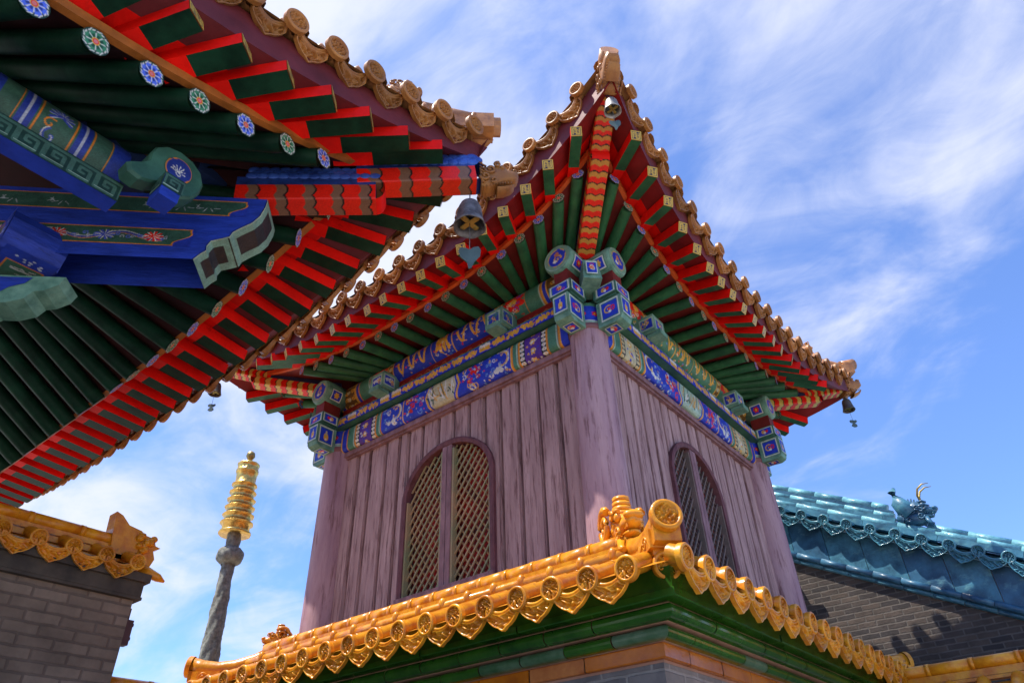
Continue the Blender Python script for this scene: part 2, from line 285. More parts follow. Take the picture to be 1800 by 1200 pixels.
def beam_art(L,H,seed,ppm=150,kind='large',pal=0):
    rg=np.random.RandomState(seed); A=Art(L,H,ppm,BLUE if pal==0 else GREEN); h=H
    def piece(x0,x1,t):
        m=(x0+x1)/2; w=x1-x0
        if t=='end': A.rect(x0,x1,0,h,BLUE); A.rect(x1-.02,x1,0,h,GOLDC)
        elif t=='green': A.rect(x0,x1,0,h,GREEN); A.rect(x0,x0+.014,0,h,ORA); A.rect(x1-.014,x1,0,h,ORA); A.rect(x0+.02,x0+.035,0,h,PALE)
        elif t=='hoop':
            A.rect(x0,x1,0,h,PURP if pal==0 else CREAM)
            for sx in(x0+.035,x1-.035):
                A.rect(sx-.035,sx+.035,0,h,BLACK)
                for y in np.arange(.02,h,.052): A.disc(sx,y,.026,WHITE if pal==0 else CREAM,.021); A.disc(sx,y,.008,GOLDC)
            A.rect(x0,x0+.01,0,h,GOLDC); A.rect(x1-.01,x1,0,h,GOLDC)
            for y in np.arange(.05,h,.11): A.flower(m,y,.045,GOLDC,WHITE,6); A.speckle(m-w*.22,m+w*.22,y-.04,y+.04,5,[GOLDC,WHITE,BLUE],.014,rg)
        elif t=='scroll':
            A.rect(x0,x1,0,h,BLUE); A.rect(x0,x0+.012,0,h,GOLDC)
            A.spiral(m-w*.12,h*.5,h*.33,WHITE,.022,.75,1.2); A.spiral(m-w*.12,h*.5,h*.27,GOLDC,.015,.7,1.4)
            for k in range(5): A.disc(m+w*.12*rg.randn(),h*(.25+.1*rg.rand()),.026,WHITE)
            A.speckle(x0+.02,x1-.02,h*.1,h*.95,26,[SKYB,WHITE,GOLDC,(.05,.12,.6)],.013,rg); A.speckle(m+w*.1,x1-.02,h*.2,h*.85,12,[SKYB,WHITE,SKYB],.02,rg)
        elif t=='redd':
            A.rect(x0,x1,0,h,BLUE); A.speckle(x0+w*.15,x1-w*.1,h*.15,h*.9,16,[REDC,REDC,GOLDC,SKYB,WHITE],.034,rg)
            A.speckle(x0+w*.3,x1-w*.3,h*.3,h*.8,7,[REDC],.03,rg,False); A.speckle(x0,x1,h*.05,h*.95,30,[WHITE,SKYB,GOLDC,REDC],.012,rg)
        elif t=='cream':
            pt=(np.abs(A.X-m)/(w/2)+np.abs(A.Y-h/2)/(h*1.6))<1
            A.rect(x0,x1,0,h,BLUE); A.put(pt,GOLDC); A.put((np.abs(A.X-m)/(w/2-.03)+np.abs(A.Y-h/2)/(h*1.5))<1,BLUE); pt=(np.abs(A.X-m)/(w/2-.055)+np.abs(A.Y-h/2)/(h*1.4))<1; A.put(pt,CREAM if pal==0 else PALE)
            for k in range(30):
                x=m+(rg.rand()-.5)*w*.75; A.line([(x,h*(.2+.3*rg.rand())),(x+.1*rg.rand(),h*(.4+.4*rg.rand()))],.014,[GOLDC,DGREEN,WHITE,(.5,.3,.1)][rg.randint(4)])
        elif t=='dragon':
            A.rect(x0,x1,0,h,BLUE if pal==0 else GREEN); A.rect(x0,x0+.012,0,h,GOLDC); A.dragon(x0+.06,x1-.08,h*.5,h*.24,GOLDC,.03,rg); A.speckle(x0+.04,x1-.04,h*.1,h*.9,34,[WHITE,SKYB,REDC,GOLDC,GOLDC],.014,rg)
        elif t=='lotus':
            A.rect(x0,x1,0,h,GREEN); A.flower(m,h*.5,h*.3,REDC,GOLDC,7); A.speckle(x0+.02,x1-.02,h*.1,h*.9,26,[REDC,GOLDC,GOLDC,BLUE,WHITE],.026,rg)
        elif t=='plate':
            A.rect(x0,x1,0,h,BLUE)
            for x in np.arange(x0,x1-.1,.19):
                q=rg.rand()
                if q<.4: 
                    for k in range(4): A.disc(x+.03+k*.035,h*(.62+.06*(k%2)),.026,WHITE,.03); A.disc(x+.03+k*.035,h*.4,.02,GOLDC,.024)
                    A.line([(x,h*.2),(x+.15,h*.3)],.012,GOLDC)
                else: A.dragon(x+.01,x+.15,h*.5,h*.2,GOLDC,.026,rg)
        elif t=='gold':
            A.rect(x0,x1,0,h,(.16,.08,.02)); 
            for y in np.arange(.06,h,.12):
                for x in np.arange(x0+.05,x1,.1): A.spiral(x,y,.038,GOLDC,.016,1.2,rg.rand()*6); 
                A.disc(m,y,.03,CREAM)
            A.rect(x0,x0+.016,0,h,GOLDC);A.rect(x1-.016,x1,0,h,GOLDC)
    if kind=='large': half=[('end',.10),('green',.15),('hoop',.34),('green',.10),('scroll',.36),('redd',.34)]
    elif kind=='purlin': half=[('end',.08),('gold',.24),('end',.06),('green',.22),('lotus',.30),('gold',.10),('dragon',.62)]
    elif kind=='plate': half=[]
    tot=sum(a[1] for a in half); 
    if kind=='plate': piece(0,L,'plate'); A.rect(0,L,0,h*.12,DBLUE); A.rect(0,L,h*.88,h,GREEN)
    else:
        f=min(1,(L/2-.12)/tot); x=0
        for t,w in half: piece(x,x+w*f,t); piece(L-x-w*f,L-x,t); x+=w*f
        piece(x,L-x,'cream' if kind=='large' else 'dragon')
    n=RNG.rand(*A.a.shape[:2],1); A.a*=(.82+.3*n)
    return A
def flat_art(mb,A,o,ux,uy,m=0):
    o=V3(*o);ux=V3(*ux);uy=V3(*uy); P=o+A.X[...,None]*ux+A.Y[...,None]*uy; mb.grid(P,m,A.a,False)
def curve_art(mb,A,fn,m=0):
    # fn(x,t) -> point ; t in 0..1 across
    P=np.array([[fn(A.X[i,j],A.Y[i,j]/A.H) for j in range(A.ny)] for i in range(A.nx)]); mb.grid(P,m,A.a,True)
# ------------------------------------------------------------------ eaves: curve of rafter ends, flying rafter ends and tile edge, rising and flaring to each corner
class Eave:
    def __init__(s,cor,kinds,H=None): s.cor=[V3(*c,0) for c in cor]; s.k=kinds; s.H=H
    def side(s,k):
        a=s.cor[k]; b=s.cor[(k+1)%4]; L=np.linalg.norm(b-a); ax=(b-a)/L; nv=np.cross((0,0,1),ax); return a,b,L,ax,nv
    def pt(s,kind,k,t,dz=0,doff=0):
        K=s.k[kind]; a,b,L,ax,nv=s.side(k); ci,hi=K['c'][k]; cj,hj=K['c'][(k+1)%4]; o=K['o'][k]
        H=s.H or L/2
        if t<L/2: w=max(0,min(1.2,(H-t)/(H+ci)))**K['pw']; c,h=ci,hi
        else: w=max(0,min(1.2,(t-L+H)/(H+cj)))**K['pw']; c,h=cj,hj
        z0=K['z']
        if 'zs' in K: h=K['z']+h-K['zs'][k]; z0=K['zs'][k]
        return a+ax*t+nv*(o+w*(c-o)+doff)+V3(0,0,z0+h*w+dz)
    def ext(s,kind,k): K=s.k[kind]; return -K['c'][k][0], s.side(k)[2]+K['c'][(k+1)%4][0]
    def fly2raf(s,k,t):
        lf,hf=s.ext('fly',k); lr,hr=s.ext('raf',k)
        if s.H is None: return lerp(lr,hr,(t-lf)/(hf-lf))
        w=3.0 if k==3 else 1.8; return t+(lr-lf)*max(0,1-(t-lf)/w)+(hr-hf)*max(0,1-(hf-t)/w)
    def root(s,k,t,z,inset,tf):
        # where a rafter whose end stands at t leaves the purlin: fanned near the corners
        a,b,L,ax,nv=s.side(k); lo,hi=s.ext('raf',k); ci,cj=-lo,hi-L
        if s.H: tf={2:3.0,3:3.2}.get(k,tf)
        q=t+(ci+inset)*max(0,1-(t-lo)/tf)-(cj+inset)*max(0,1-(hi-t)/tf)
        q=min(max(q,.03),L-.03)
        return a+ax*q-nv*inset+V3(0,0,z)
def flower_art(c1,c2):
    # polar disc, petals by angle
    mb=MB(); n=48; rs=[0,.12,.2,.24,.34,.5,.62,.74,.84,.93,1.0]; P=[];Cc=[]
    for i,r in enumerate(rs):
        row=[];cr=[]
        for j in range(n+1):
            th=2*math.pi*j/n; pet=abs(math.cos(4*th)); R=.66+.32*pet**.6
            if r<.13: c=(.7,.2,.2)
            elif r<.22: c=REDC
            elif r<.26: c=GOLDC
            elif r<R-.12: c=c1 if pet>.30 else (WHITE if pet<.2 else tuple(q*.35 for q in c1)); 
            elif r<R-.03: c=WHITE
            else: c=c2
            if .3<r<.55 and pet>.75: c=tuple(q*.3 for q in c1)
            row.append((.004 if r<.22 else .0015,r*math.cos(th),r*math.sin(th))); cr.append(c)
        P.append(row);Cc.append(cr)
    mb.grid(P,0,Cc,False,flip=True); return mb
def round_raf(mb=None):
    mb=MB(); mb.tube([(0,0,0),(.5,0,0),(.97,0,0),(1,0,0)],[1,1,1,.94],12); return mb
def fly_mesh():
    # unit length, half width .5; sides red, underside green past a red root, end face ochre
    mb=MB(); a=.36
    mb.add([(0,-.5,-.5),(0,.5,-.5),(a,.5,-.5),(a,-.5,-.5)],[(0,1,2,3)],0)
    mb.add([(a,-.5,-.5),(a,.5,-.5),(1,.5,-.5),(1,-.5,-.5)],[(0,1,2,3)],1)
    for y in(-.5,.5): mb.add([(0,y,-.5),(1,y,-.5),(1,y,.5),(0,y,.5)],[(0,1,2,3)],0 if y<0 else 2)
    mb.add([(0,-.5,.5),(1,-.5,.5),(1,.5,.5),(0,.5,.5)],[(0,1,2,3)],0)
    mb.add([(1,-.5,-.5),(1,.5,-.5),(1,.5,.5),(1,-.5,.5)],[(0,1,2,3)],3)
    return mb
def key_art(face,bgc,line):
    # square with a fret of interlocked bars
    A=Art(1,1,26,line); A.rect(.09,.91,.09,.91,bgc)
    for q in([(.2,.2),(.2,.8),(.5,.8),(.5,.2),(.8,.2),(.8,.8)],[(.35,.35),(.65,.35)],[(.35,.65),(.65,.65)],[(.2,.5),(.8,.5)]): A.line(q,.09,line)
    mb=MB(); flat_art(mb,A,(.003,-.5,-.5),(0,1,0),(0,0,1)); return mb
def relief_disc(seed):
    rg=np.random.RandomState(seed); ph=rg.rand(8)*6; mb=MB(); rs=[0,.08,.16,.24,.32,.40,.48,.56,.63,.69,.73,.77,.84,.93,1.0]; P=[]
    for r in rs:
        row=[]
        for j in range(49):
            th=2*math.pi*j/48
            h=0
            if r<.7: x,y=r*math.cos(th),r*math.sin(th); h=.17*max(-.5,math.sin(13*x+ph[0]+2.8*math.sin(9*y+ph[1])))+.11*math.sin(15*y+ph[2]+2.4*math.sin(11*x))-.09
            elif r<.74: h=-.10
            elif r<.95: h=.17
            else: h=.08
            row.append((h,r*math.cos(th),r*math.sin(th)))
        P.append(row)
    mb.grid(P,0,None,True,flip=True)
    # rim wall back to the tile
    mb.grid([[(.08,math.cos(2*math.pi*j/32),math.sin(2*math.pi*j/32)) for j in range(33)],[(-.35,math.cos(2*math.pi*j/32),math.sin(2*math.pi*j/32)) for j in range(33)]],0,None,True,flip=True)
    return mb
def drip_mesh(seed):
    # unit: half width 1 (y), hangs to z=-1.15; ruyi outline, raised rim and carved field
    rg=np.random.RandomState(seed); ph=rg.rand(6)*6; mb=MB(); nu,nv=45,21; P=[];Bk=[]
    for i in range(nu):
        u=-1+2*i/(nu-1); top=-.42*(1-u*u)+.12; bot=-.34-.56*(1-abs(u)**2.2)-.14*max(0,1-abs(u)*3.6)
        bot=min(bot,top-.04)
        row=[];rb=[]
        for j in range(nv):
            v=j/(nv-1); z=top+(bot-top)*v; e=min(1-abs(u),v*.9,(1-v))*2
            h=.12 if e<.2 else (-.05 if e<.27 else -.06+.13*max(-.4,math.sin(15*u+ph[0]+2.6*math.sin(11*z+ph[1])))+.08*math.sin(19*z+ph[2]+5*u))
            row.append((h,u,z)); rb.append((-.14,u,z))
        P.append(row);Bk.append(rb)
    mb.grid(P,0,None,True); mb.grid(Bk,0,None,True,flip=True)
    mb.tube([(.02,u,-.42*(1-u*u)+.20) for u in np.linspace(-.93,.93,15)],.085,8)
    edge=[P[0][j] for j in range(nv)]+[P[i][nv-1] for i in range(1,nu)]+[P[nu-1][j] for j in range(nv-2,-1,-1)]+[P[i][0] for i in range(nu-2,-1,-1)]
    eb=[Bk[0][j] for j in range(nv)]+[Bk[i][nv-1] for i in range(1,nu)]+[Bk[nu-1][j] for j in range(nv-2,-1,-1)]+[Bk[i][0] for i in range(nu-2,-1,-1)]
    mb.grid([edge,eb],0,None,True)
    return mb
ME={}
def M_(key,fn,name,mats):
    if key not in ME: ME[key]=shared(fn(),name,mats)
    return ME[key]
FB=flower_art((.09,.17,.80),(.015,.05,.03)); FG=flower_art((.05,.24,.12),(.015,.05,.03))
def tile_row(T,fn,ts,upv,outv_fn,rad,spacing,mt,key,depth=.5,drip=True,dripdrop=0.0,lab=None,dtilt=.28,pushout=.0,dw=.94):
    """roundels and drip tiles along an eave: fn(t)->point of roundel centre; outv_fn(t)->outward unit vector"""
    for i,t in enumerate(ts):
        p=fn(t); ov=outv_fn(t); jz=random.uniform(-1,1)
        mtx=frame(p+np.array(ov)*pushout,(ov[0]+.03*jz,ov[1]+.03*jz,-.10+.03*jz),(0,0,1),rad)
        inst('tile_end',M_(key+'d%d'%(i%3),lambda:relief_disc(i%3),'tile_end',mt),T,mtx)
        if drip and i<len(ts)-1:
            q=(np.array(fn(t))+np.array(fn(ts[i+1])))/2; w=np.linalg.norm(np.array(fn(t))-np.array(fn(ts[i+1])))/2
            al=np.array(fn(ts[i+1]))-np.array(fn(t)); ov2=outv_fn((t+ts[i+1])/2); up=np.cross(al,ov2); up/=np.linalg.norm(up); up=up if up[2]>0 else -up
            x=np.array(ov2)-dtilt*up
            m4=frame(q-up*rad*.35+np.array(ov2)*(-.01),x,up,1)@Matrix.Diagonal((w*.9,w*dw,w*1.02,1))
            inst('drip_tile',M_(key+'p%d'%(i%3),lambda:drip_mesh(i%3),'drip_tile',mt),T,m4)
def lerp(a,b,t): return a+(b-a)*t
# ------------------------------------------------------------------ roof builder used by tower and pavilion
def build_roof(T,E,sc,rad_t,tsp,sides,raf_n,colors,rootz,mt_tile,rh=.52,fz=.15,fs=1.0,soff=None,usoff=None,rin=None,fh=1.0):
    rin=rin or .25*sc
    grn,keym=colors
    cen=sum(E.cor)/4
    # tiled surface for all four slopes
    roofmb=MB(); tubes=MB(); deck=MB()
    def surf(k,t,d):
        p=E.pt('tile',k,t); a,b,L,ax,nv=E.side(k); lo,hi=E.ext('tile',k)
        K=E.k['tile']; z0=K.get('zs',[K['z']]*4)[k]; lift=p[2]-z0; g=max(0,1-d/(1.9*sc))
        q=p-nv*d; q[2]=z0+lift*g+rh*d+.09*d*d/sc
        return q
    for k in range(4):
        lo,hi=E.ext('tile',k); n=27; rows=[]
        for i in range(n):
            t=lo+(hi-lo)*i/(n-1); dm=min(t-lo,hi-t)
            rows.append([surf(k,t,dm*j/8)-V3(0,0,.02*sc) for j in range(9)])
        roofmb.grid(rows,0,None,True)
        ts=np.arange(lo+tsp*.45,hi-tsp*.3,tsp)
        for t in ts:
            dm=min(t-lo,hi-t)
            if dm<.12*sc: continue
            tubes.tube([surf(k,t,d)+V3(0,0,0.0) for d in np.linspace(0,dm,7)],rad_t*.92,8,0,cap=False)
    roofmb.build('roof_tile_field',mt_tile,T); tubes.build('cover_tile_rows',mt_tile,T)
    rr=[]
    for k in sides:
        a,b,L,ax,nv=E.side(k); lo,hi=E.ext('tile',k)
        # ---- soffit sheets
        lor,hir=E.ext('raf',k); n=61
        rt=lambda q:(E.root(k,q,rootz+.07*sc,rin,1.9*sc))
        g=[];h=[];e=[];h2=[]
        for i in range(n):
            u=i/(n-1); tr=lerp(lor,hir,u); tf=lerp(*E.ext('fly',k),u); tt=lerp(lo,hi,u); tr2=E.fly2raf(k,tf)
            R0=rt(tr); 
            if u<.001: R0=a+V3(0,0,rootz)+nv*0.0
            if u>.999: R0=b+V3(0,0,rootz)
            R1=E.pt('raf',k,tr,.058*sc); Fs=E.pt('raf',k,tr2,(fz+.045)*sc,-.04*sc); Fe=E.pt('fly',k,tf,.052*sc); Te=E.pt('tile',k,tt,-.055*sc,-.055*sc)
            g.append([R0,lerp(R0,R1,.5),R1]); h.append([Fs,lerp(Fs,Fe,.42),Fe]); h2.append([lerp(Fs,Fe,.42),Fe]); e.append([Fe,lerp(Fe,Te,.5),Te])
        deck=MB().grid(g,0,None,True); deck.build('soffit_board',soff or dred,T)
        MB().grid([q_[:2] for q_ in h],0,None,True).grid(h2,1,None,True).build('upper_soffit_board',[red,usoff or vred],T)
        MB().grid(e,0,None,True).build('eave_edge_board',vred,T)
        # ---- orange strip over the rafter ends
        st=MB(); st.tube([E.pt('raf',k,lerp(lor,hir,i/40),.078*sc,.02*sc) for i in range(41)],.036*sc,4,0,smooth=False,w=.8); st.build('edge_strip',keym,T)
        # ---- rafters with painted ends, flying rafters with fret ends
        ts,tfs=raf_n[k]
        rm=M_('raf'+grn.name,round_raf,'rafter',grn)
        for i,t in enumerate(ts):
            p1=E.pt('raf',k,t+random.gauss(0,.006),random.gauss(0,.004)); p0=E.root(k,t+random.gauss(0,.012),rootz,rin,1.9*sc); d=p1-p0; Lr=np.linalg.norm(d)
            o=inst('rafter',rm,T,frame(p0,d,(0,0,1))@Matrix.Diagonal((Lr,.056*sc,.056*sc,1)))
            col=(FB,FG)[(i+(k%3>0))%2]
            fr=nv*.6+d/Lr*.4 if not E.H or k==3 else d/Lr; fr/=np.linalg.norm(fr); sn=math.sqrt(max(0,1-float(fr@(d/Lr))**2))
            inst_sub('rafter_end',M_('fl%d'%((i+(k%3>0))%2),lambda:col,'rafter_end',relief),o,frame(p1+d/Lr*(.006+.058*sc*sn),fr,(0,0,1),.062*sc))
        fm=M_('fly'+grn.name,fly_mesh,'flying_rafter',[red,grn,red,orangep])
        lf,hf=E.ext('fly',k)
        for i,t in enumerate(tfs):
            tr=E.fly2raf(k,t)
            p1=E.pt('fly',k,t+random.gauss(0,.007),random.gauss(0,.004),random.gauss(0,.006)); p0=E.pt('raf',k,tr+random.gauss(0,.006),fz*sc,-.05*sc); d=p1-p0; Lr=np.linalg.norm(d)
            M4=frame(p0,d,(0,0,1))
            o=inst('flying_rafter',fm,T,M4@Matrix.Diagonal((Lr,.098*sc*fs,.105*sc*fs*fh,1)))
            kc=M_('key',lambda:key_art(0,(.04,.025,.05),(.62,.40,.06)),'rafter_end',relief)
            inst_sub('rafter_end',kc,o,frame(p1+d/Lr*.002,d,(0,0,1))@Matrix.Diagonal((1,.098*sc*fs,.105*sc*fs*fh,1)))
    return surf
def hip_beam(T,p0,p1,p2,p3,w,h,nwave,matside,gcol,gf=.42,name='hip_beam'):
    """two-stage corner beam: lower piece p0-p1, upper piece p2-p3 (underside points), painted with waves"""
    for (a,b,nm,nw) in((p0,p1,'lower',nwave),(p2,p3,'upper',max(3,int(nwave*.8)))):
        a=V3(*a);b=V3(*b);d=b-a;L=np.linalg.norm(d);x=d/L;s=np.cross(x,(0,0,1));s/=np.linalg.norm(s);u=np.cross(s,x)
        mb=MB(); mb.box((a+b)/2+u*h/2,(L/2,w/2,h/2),(x,s,u)); o=mb.build(name,matside,T)
        A=Art(L,w+2*h*.62,170 if w<.15 else 130,REDC); 
        for k in range(nw):
            x0=(k+.35)*L/nw
            wv=lambda y:.02*np.abs(np.sin((y/(w+2*h*.62))*math.pi*4))
            band=(A.X>x0+wv(A.Y))&(A.X<x0+L/nw*gf+wv(A.Y)); A.put(band,gcol)
            eg=(A.X>x0+L/nw*gf+wv(A.Y))&(A.X<x0+L/nw*gf+wv(A.Y)+.012); A.put(eg,BLACK)
        A.a*=(.85+.25*RNG.rand(*A.a.shape[:2],1))
        hh=h*.62
        def fn(X,t):
            y=t*(w+2*hh); e=.004
            if y<hh: return a+x*X-s*(w/2+e)+u*(hh-y)
            if y>hh+w: return a+x*X+s*(w/2+e)+u*(y-hh-w)
            return a+x*X+s*(y-hh-w/2)-u*e
        m2=MB(); curve_art(m2,A,fn); m2.build('painted_waves',relief,o)
        # rounded nose
        nz=MB(); 
        P=[[b+s*w/2*sg+u*(h*.5)+(-u*math.cos(th)*.5*h+x*math.sin(th)*.3*h) for sg in(-1,1)] for th in np.linspace(0,math.pi,9)]
        nz.grid(P,0,None,True); nz.build('beam_nose',red if nm=='lower' else matside,o)
# ------------------------------------------------------------------ ornaments
def dragon_nose(T,o,fwd,s,mt,name='dragon_head_cap'):
    """hollow dragon head sleeved on a corner beam: snout forward, open jaw, curled brow and mane"""
    f=V3(*fwd); f/=np.linalg.norm(f); r=np.cross(f,(0,0,1)); r/=np.linalg.norm(r); u=np.cross(r,f); o=V3(*o)
    L=lambda x,y,z:o+s*(f*x+r*y+u*z)
    mb=MB()
    prof=[(-.10,-.5,.62,.40),(.2,-.52,.62,.42),(.45,-.42,.64,.40),(.62,-.30,.74,.40),(.80,-.20,.66,.36),(1.0,-.14,.46,.34),(1.2,-.10,.42,.32),(1.36,0,.46,.26),(1.42,.12,.40,.18)]
    rows=[]
    for x,z0,z1,w in prof:
        zc=(z0+z1)/2;h=(z1-z0)/2; rows.append([L(x,w*math.copysign(abs(math.cos(a))**.5,math.cos(a)),zc+h*math.copysign(abs(math.sin(a))**.5,math.sin(a))) for a in np.linspace(0,2*math.pi,25)])
    mb.grid(rows,0,None,True)
    mb.grid([[o+s*f*1.42+s*u*.26]*25,rows[-1]],0,None,False); mb.grid([rows[0],[L(-.1,0,0)]*25],0,None,False)
    for k in range(3): # lower jaw ribs
        pass
    jaw=[(.5,-.55,.12,.3),(.8,-.52,.10,.3),(1.05,-.42,.09,.26),(1.2,-.30,.06,.2)]
    mb.grid([[L(x,w*math.cos(a),z+h*math.sin(a)) for a in np.linspace(0,2*math.pi,15)] for x,z,h,w in jaw],0,None,True)
    for sg in(-1,1):
        for (x,y,z,R,tw,a0,rr) in((.30,.44,.30,.24,1.4,2.5,.055),(.06,.45,-.1,.22,1.2,3.2,.05),(.62,.40,.62,.16,1.3,1.0,.05),(1.28,.22,.40,.12,1.2,2.2,.05),(.36,.44,-.30,.15,1.1,4,.045)):
            th=np.linspace(0,tw*2*math.pi,18); mb.tube([L(x+R*(1-t/th[-1]*.8)*math.cos(a0+t),sg*(y+.03*t/6),z+R*(1-t/th[-1]*.8)*math.sin(a0+t)) for t in th],s*rr,6)
        mb.ell(L(.80,sg*.34,.50),(s*.11,s*.1,s*.11),(f,r,u),8); mb.ell(L(1.30,sg*.16,.48),(s*.10,s*.07,s*.08),(f,r,u),6)
        for k in range(6): mb.tube([L(.15-.03*k,sg*.40,.5-.18*k),L(-.12,sg*.52,.62-.2*k)],[s*.06,s*.02],5)
        for k in range(4): mb.box(L(.72+.12*k,sg*.26,-.28),(s*.02,s*.02,s*.06),(f,r,u),0,None,.5)
    for k in range(5): mb.box(L(.05+.15*k,0,.66+.05*math.sin(k)),(s*.05,s*.10,s*.07),(f,r,u),0,None,.4)
    for k in range(7): mb.box(L(-.02+.13*k,0,-.52+.03*k),(s*.012,s*.33,s*.03),(f,r,u))
    return mb.build(name,mt,T)
def ridge_beast(T,o,fwd,s,mt,name='ridge_beast',horns=False,hornmat=None,seed=1,big_curl=True):
    """crouching dragon-headed ridge beast; fwd is where it looks"""
    f=V3(*fwd); f/=np.linalg.norm(f); r=np.cross(f,(0,0,1)); r/=np.linalg.norm(r); u=np.cross(r,f); o=V3(*o); A=(f,r,u)
    L=lambda x,y,z:o+s*(f*x+r*y+u*z); rg=np.random.RandomState(seed)
    mb=MB()
    # block base with relief, chest, head, muzzle, brow, crest
    mb.ell(L(0,0,.18),(s*.55,s*.30,s*.26),A,12,0,.06,seed); mb.ell(L(.12,0,.52),(s*.36,s*.26,s*.30),A,12,0,.09,seed+1)
    mb.ell(L(.48,0,.50),(s*.30,s*.20,s*.15),A,10,0,.05,seed+2); mb.ell(L(.44,0,.30),(s*.26,s*.17,s*.07),A,10,0,.04,seed+3)
    mb.ell(L(.70,0,.58),(s*.11,s*.19,s*.09),A,8); mb.ell(L(-.22,0,.42),(s*.30,s*.22,s*.28),A,10,0,.10,seed+4)
    for sg in(-1,1):
        mb.ell(L(.36,sg*.20,.66),(s*.09,s*.07,s*.09),A,8); mb.tube([L(.22,sg*.2,.74),L(.34,sg*.23,.80),L(.48,sg*.2,.74)],s*.04,6)
        for k in range(9):
            x=-.45+.95*rg.rand(); z=.05+.75*rg.rand(); R=.09+.07*rg.rand(); a0=rg.rand()*6; y=.22+.07*rg.rand(); th=np.linspace(0,2.4*math.pi,16); dr=1 if rg.rand()>.5 else -1
            mb.tube([L(x+R*(1-t/9.)*math.cos(a0+dr*t),sg*y,z+R*(1-t/9.)*math.sin(a0+dr*t)) for t in th],s*.032,5)
        if big_curl:
            th=np.linspace(0,3.4*math.pi,34); R=.34
            mb.tube([L(-.16+R*(1-t/13.)*math.cos(.6+t),sg*.33,.66+R*(1-t/13.)*math.sin(.6+t)) for t in th],[s*.075*(1-.5*t/th[-1]) for t in th],7)
        mb.tube([L(.45,sg*.2,.2),L(.60,sg*.26,.0),L(.72,sg*.24,-.05)],[s*.09,s*.07,s*.05],7)
        for k in range(4): mb.box(L(.42+.08*k,sg*.13,.41),(s*.018,s*.018,s*.04),A,0,None,.5)
    if big_curl:
        for k in range(4): mb.tube([L(.02,0,.80+.10*k),L(.02,0,.88+.10*k)],[s*(.20-.012*k)]*2,10,smooth=True)
    for k in range(6): mb.box(L(-.25+.1*k,0,.80+.06*math.sin(k*.9)),(s*.05,s*.05,s*.09),A,0,None,.35)
    b=mb.build(name,mt,T)
    if horns:
        hb=MB()
        for sg in(-1,1): hb.tube([L(.30,sg*.1,.78),L(.20,sg*.14,1.02),L(.22,sg*.18,1.25),L(.38,sg*.2,1.42),L(.60,sg*.2,1.46)],[s*.045,s*.04,s*.035,s*.025,s*.01],7)
        hb.build('horn',hornmat or mt,b)
    return b
def wind_bell(o,label,s,mt,sil,group='wind bells hanging from the roof corners',droop=None):
    """o: hook under the corner beam"""
    T=thing('wind_bell',label,'bell',o,group); o=V3(*o)
    n=32; sc_=lambda th,z:1+(.05*math.cos(6*th) if z<-.62 else 0)
    pr=[(.02,0),(.06,-.0),(.07,-.03),(.16,-.06),(.27,-.14),(.33,-.28),(.36,-.5),(.40,-.75),(.45,-.9),(.46,-.94),(.43,-.94),(.37,-.75),(.33,-.5),(.28,-.22),(.1,-.14),(.0,-.13)]
    mb=MB(); c=o+V3(0,0,-.22*s); mb.lathe([(a*s*.9,z*s) for a,z in pr],n,c,fn=lambda th,z:1+(.06*abs(math.cos(3*th))-.03 if z<-.7*s else 0))
    b=mb.build('bell_body',mt,T)
    mb=MB(); mb.tube([o+V3(0,0,.05*s),o+V3(0,0,-.24*s)],.018*s,6); mb.tube([c+V3(.06*s*math.cos(a),0,-.0+.06*s*math.sin(a)) for a in np.linspace(0,2*math.pi,13)],.015*s,5,cap=False); mb.build('hook',mt,T)
    mb=MB(); cz=c+V3(0,0,-.80*s)
    mb.box(cz,(.26*s,.07*s,.014*s)); mb.box(cz+V3(0,0,.002),(.07*s,.26*s,.014*s))
    for a in range(4): mb.ell(cz+.24*s*V3(math.cos(a*math.pi/2),math.sin(a*math.pi/2),0),(.08*s,.08*s,.02*s),None,8)
    mb.tube([c+V3(0,0,-.1*s),cz],.014*s,5); mb.build('clapper',brass,T)
    mb=MB(); e=cz+V3(.0,0,-.95*s); mb.tube([cz,e],.010*s,5); mb.build('cord',mt,T)
    # wind catcher: flat cut metal plate, leaf-shaped
    if sil=='heart': out=[(0,.02),(.10,.10),(.22,.12),(.28,.0),(.26,-.2),(.12,-.38),(.04,-.58),(-.02,-.60),(-.06,-.38),(-.22,-.2),(-.28,.0),(-.22,.10),(-.08,.08)]
    else: out=[(0,.05),(.10,.02),(.22,.06),(.27,-.06),(.16,-.17),(.05,-.2),(.17,-.27),(.20,-.42),(.08,-.5),(-.07,-.5),(-.2,-.4),(-.14,-.27),(-.05,-.2),(-.2,-.15),(-.26,-.03),(-.16,.06)]
    mb=MB(); ax=V3(.78,.62,0); V=[];k=len(out); nn_=V3(-.62,.78,0)
    for dz in(-.012,.012):
        for x,z in out: V.append(e+ax*x*s+V3(0,0,z*s)+nn_*dz*s)
    F=[tuple(range(k))[::-1],tuple(range(k,2*k))]+[(i,(i+1)%k,(i+1)%k+k,i+k) for i in range(k)]
    mb.add(V,F); mb.build('wind_catcher',verd,T)
    return T
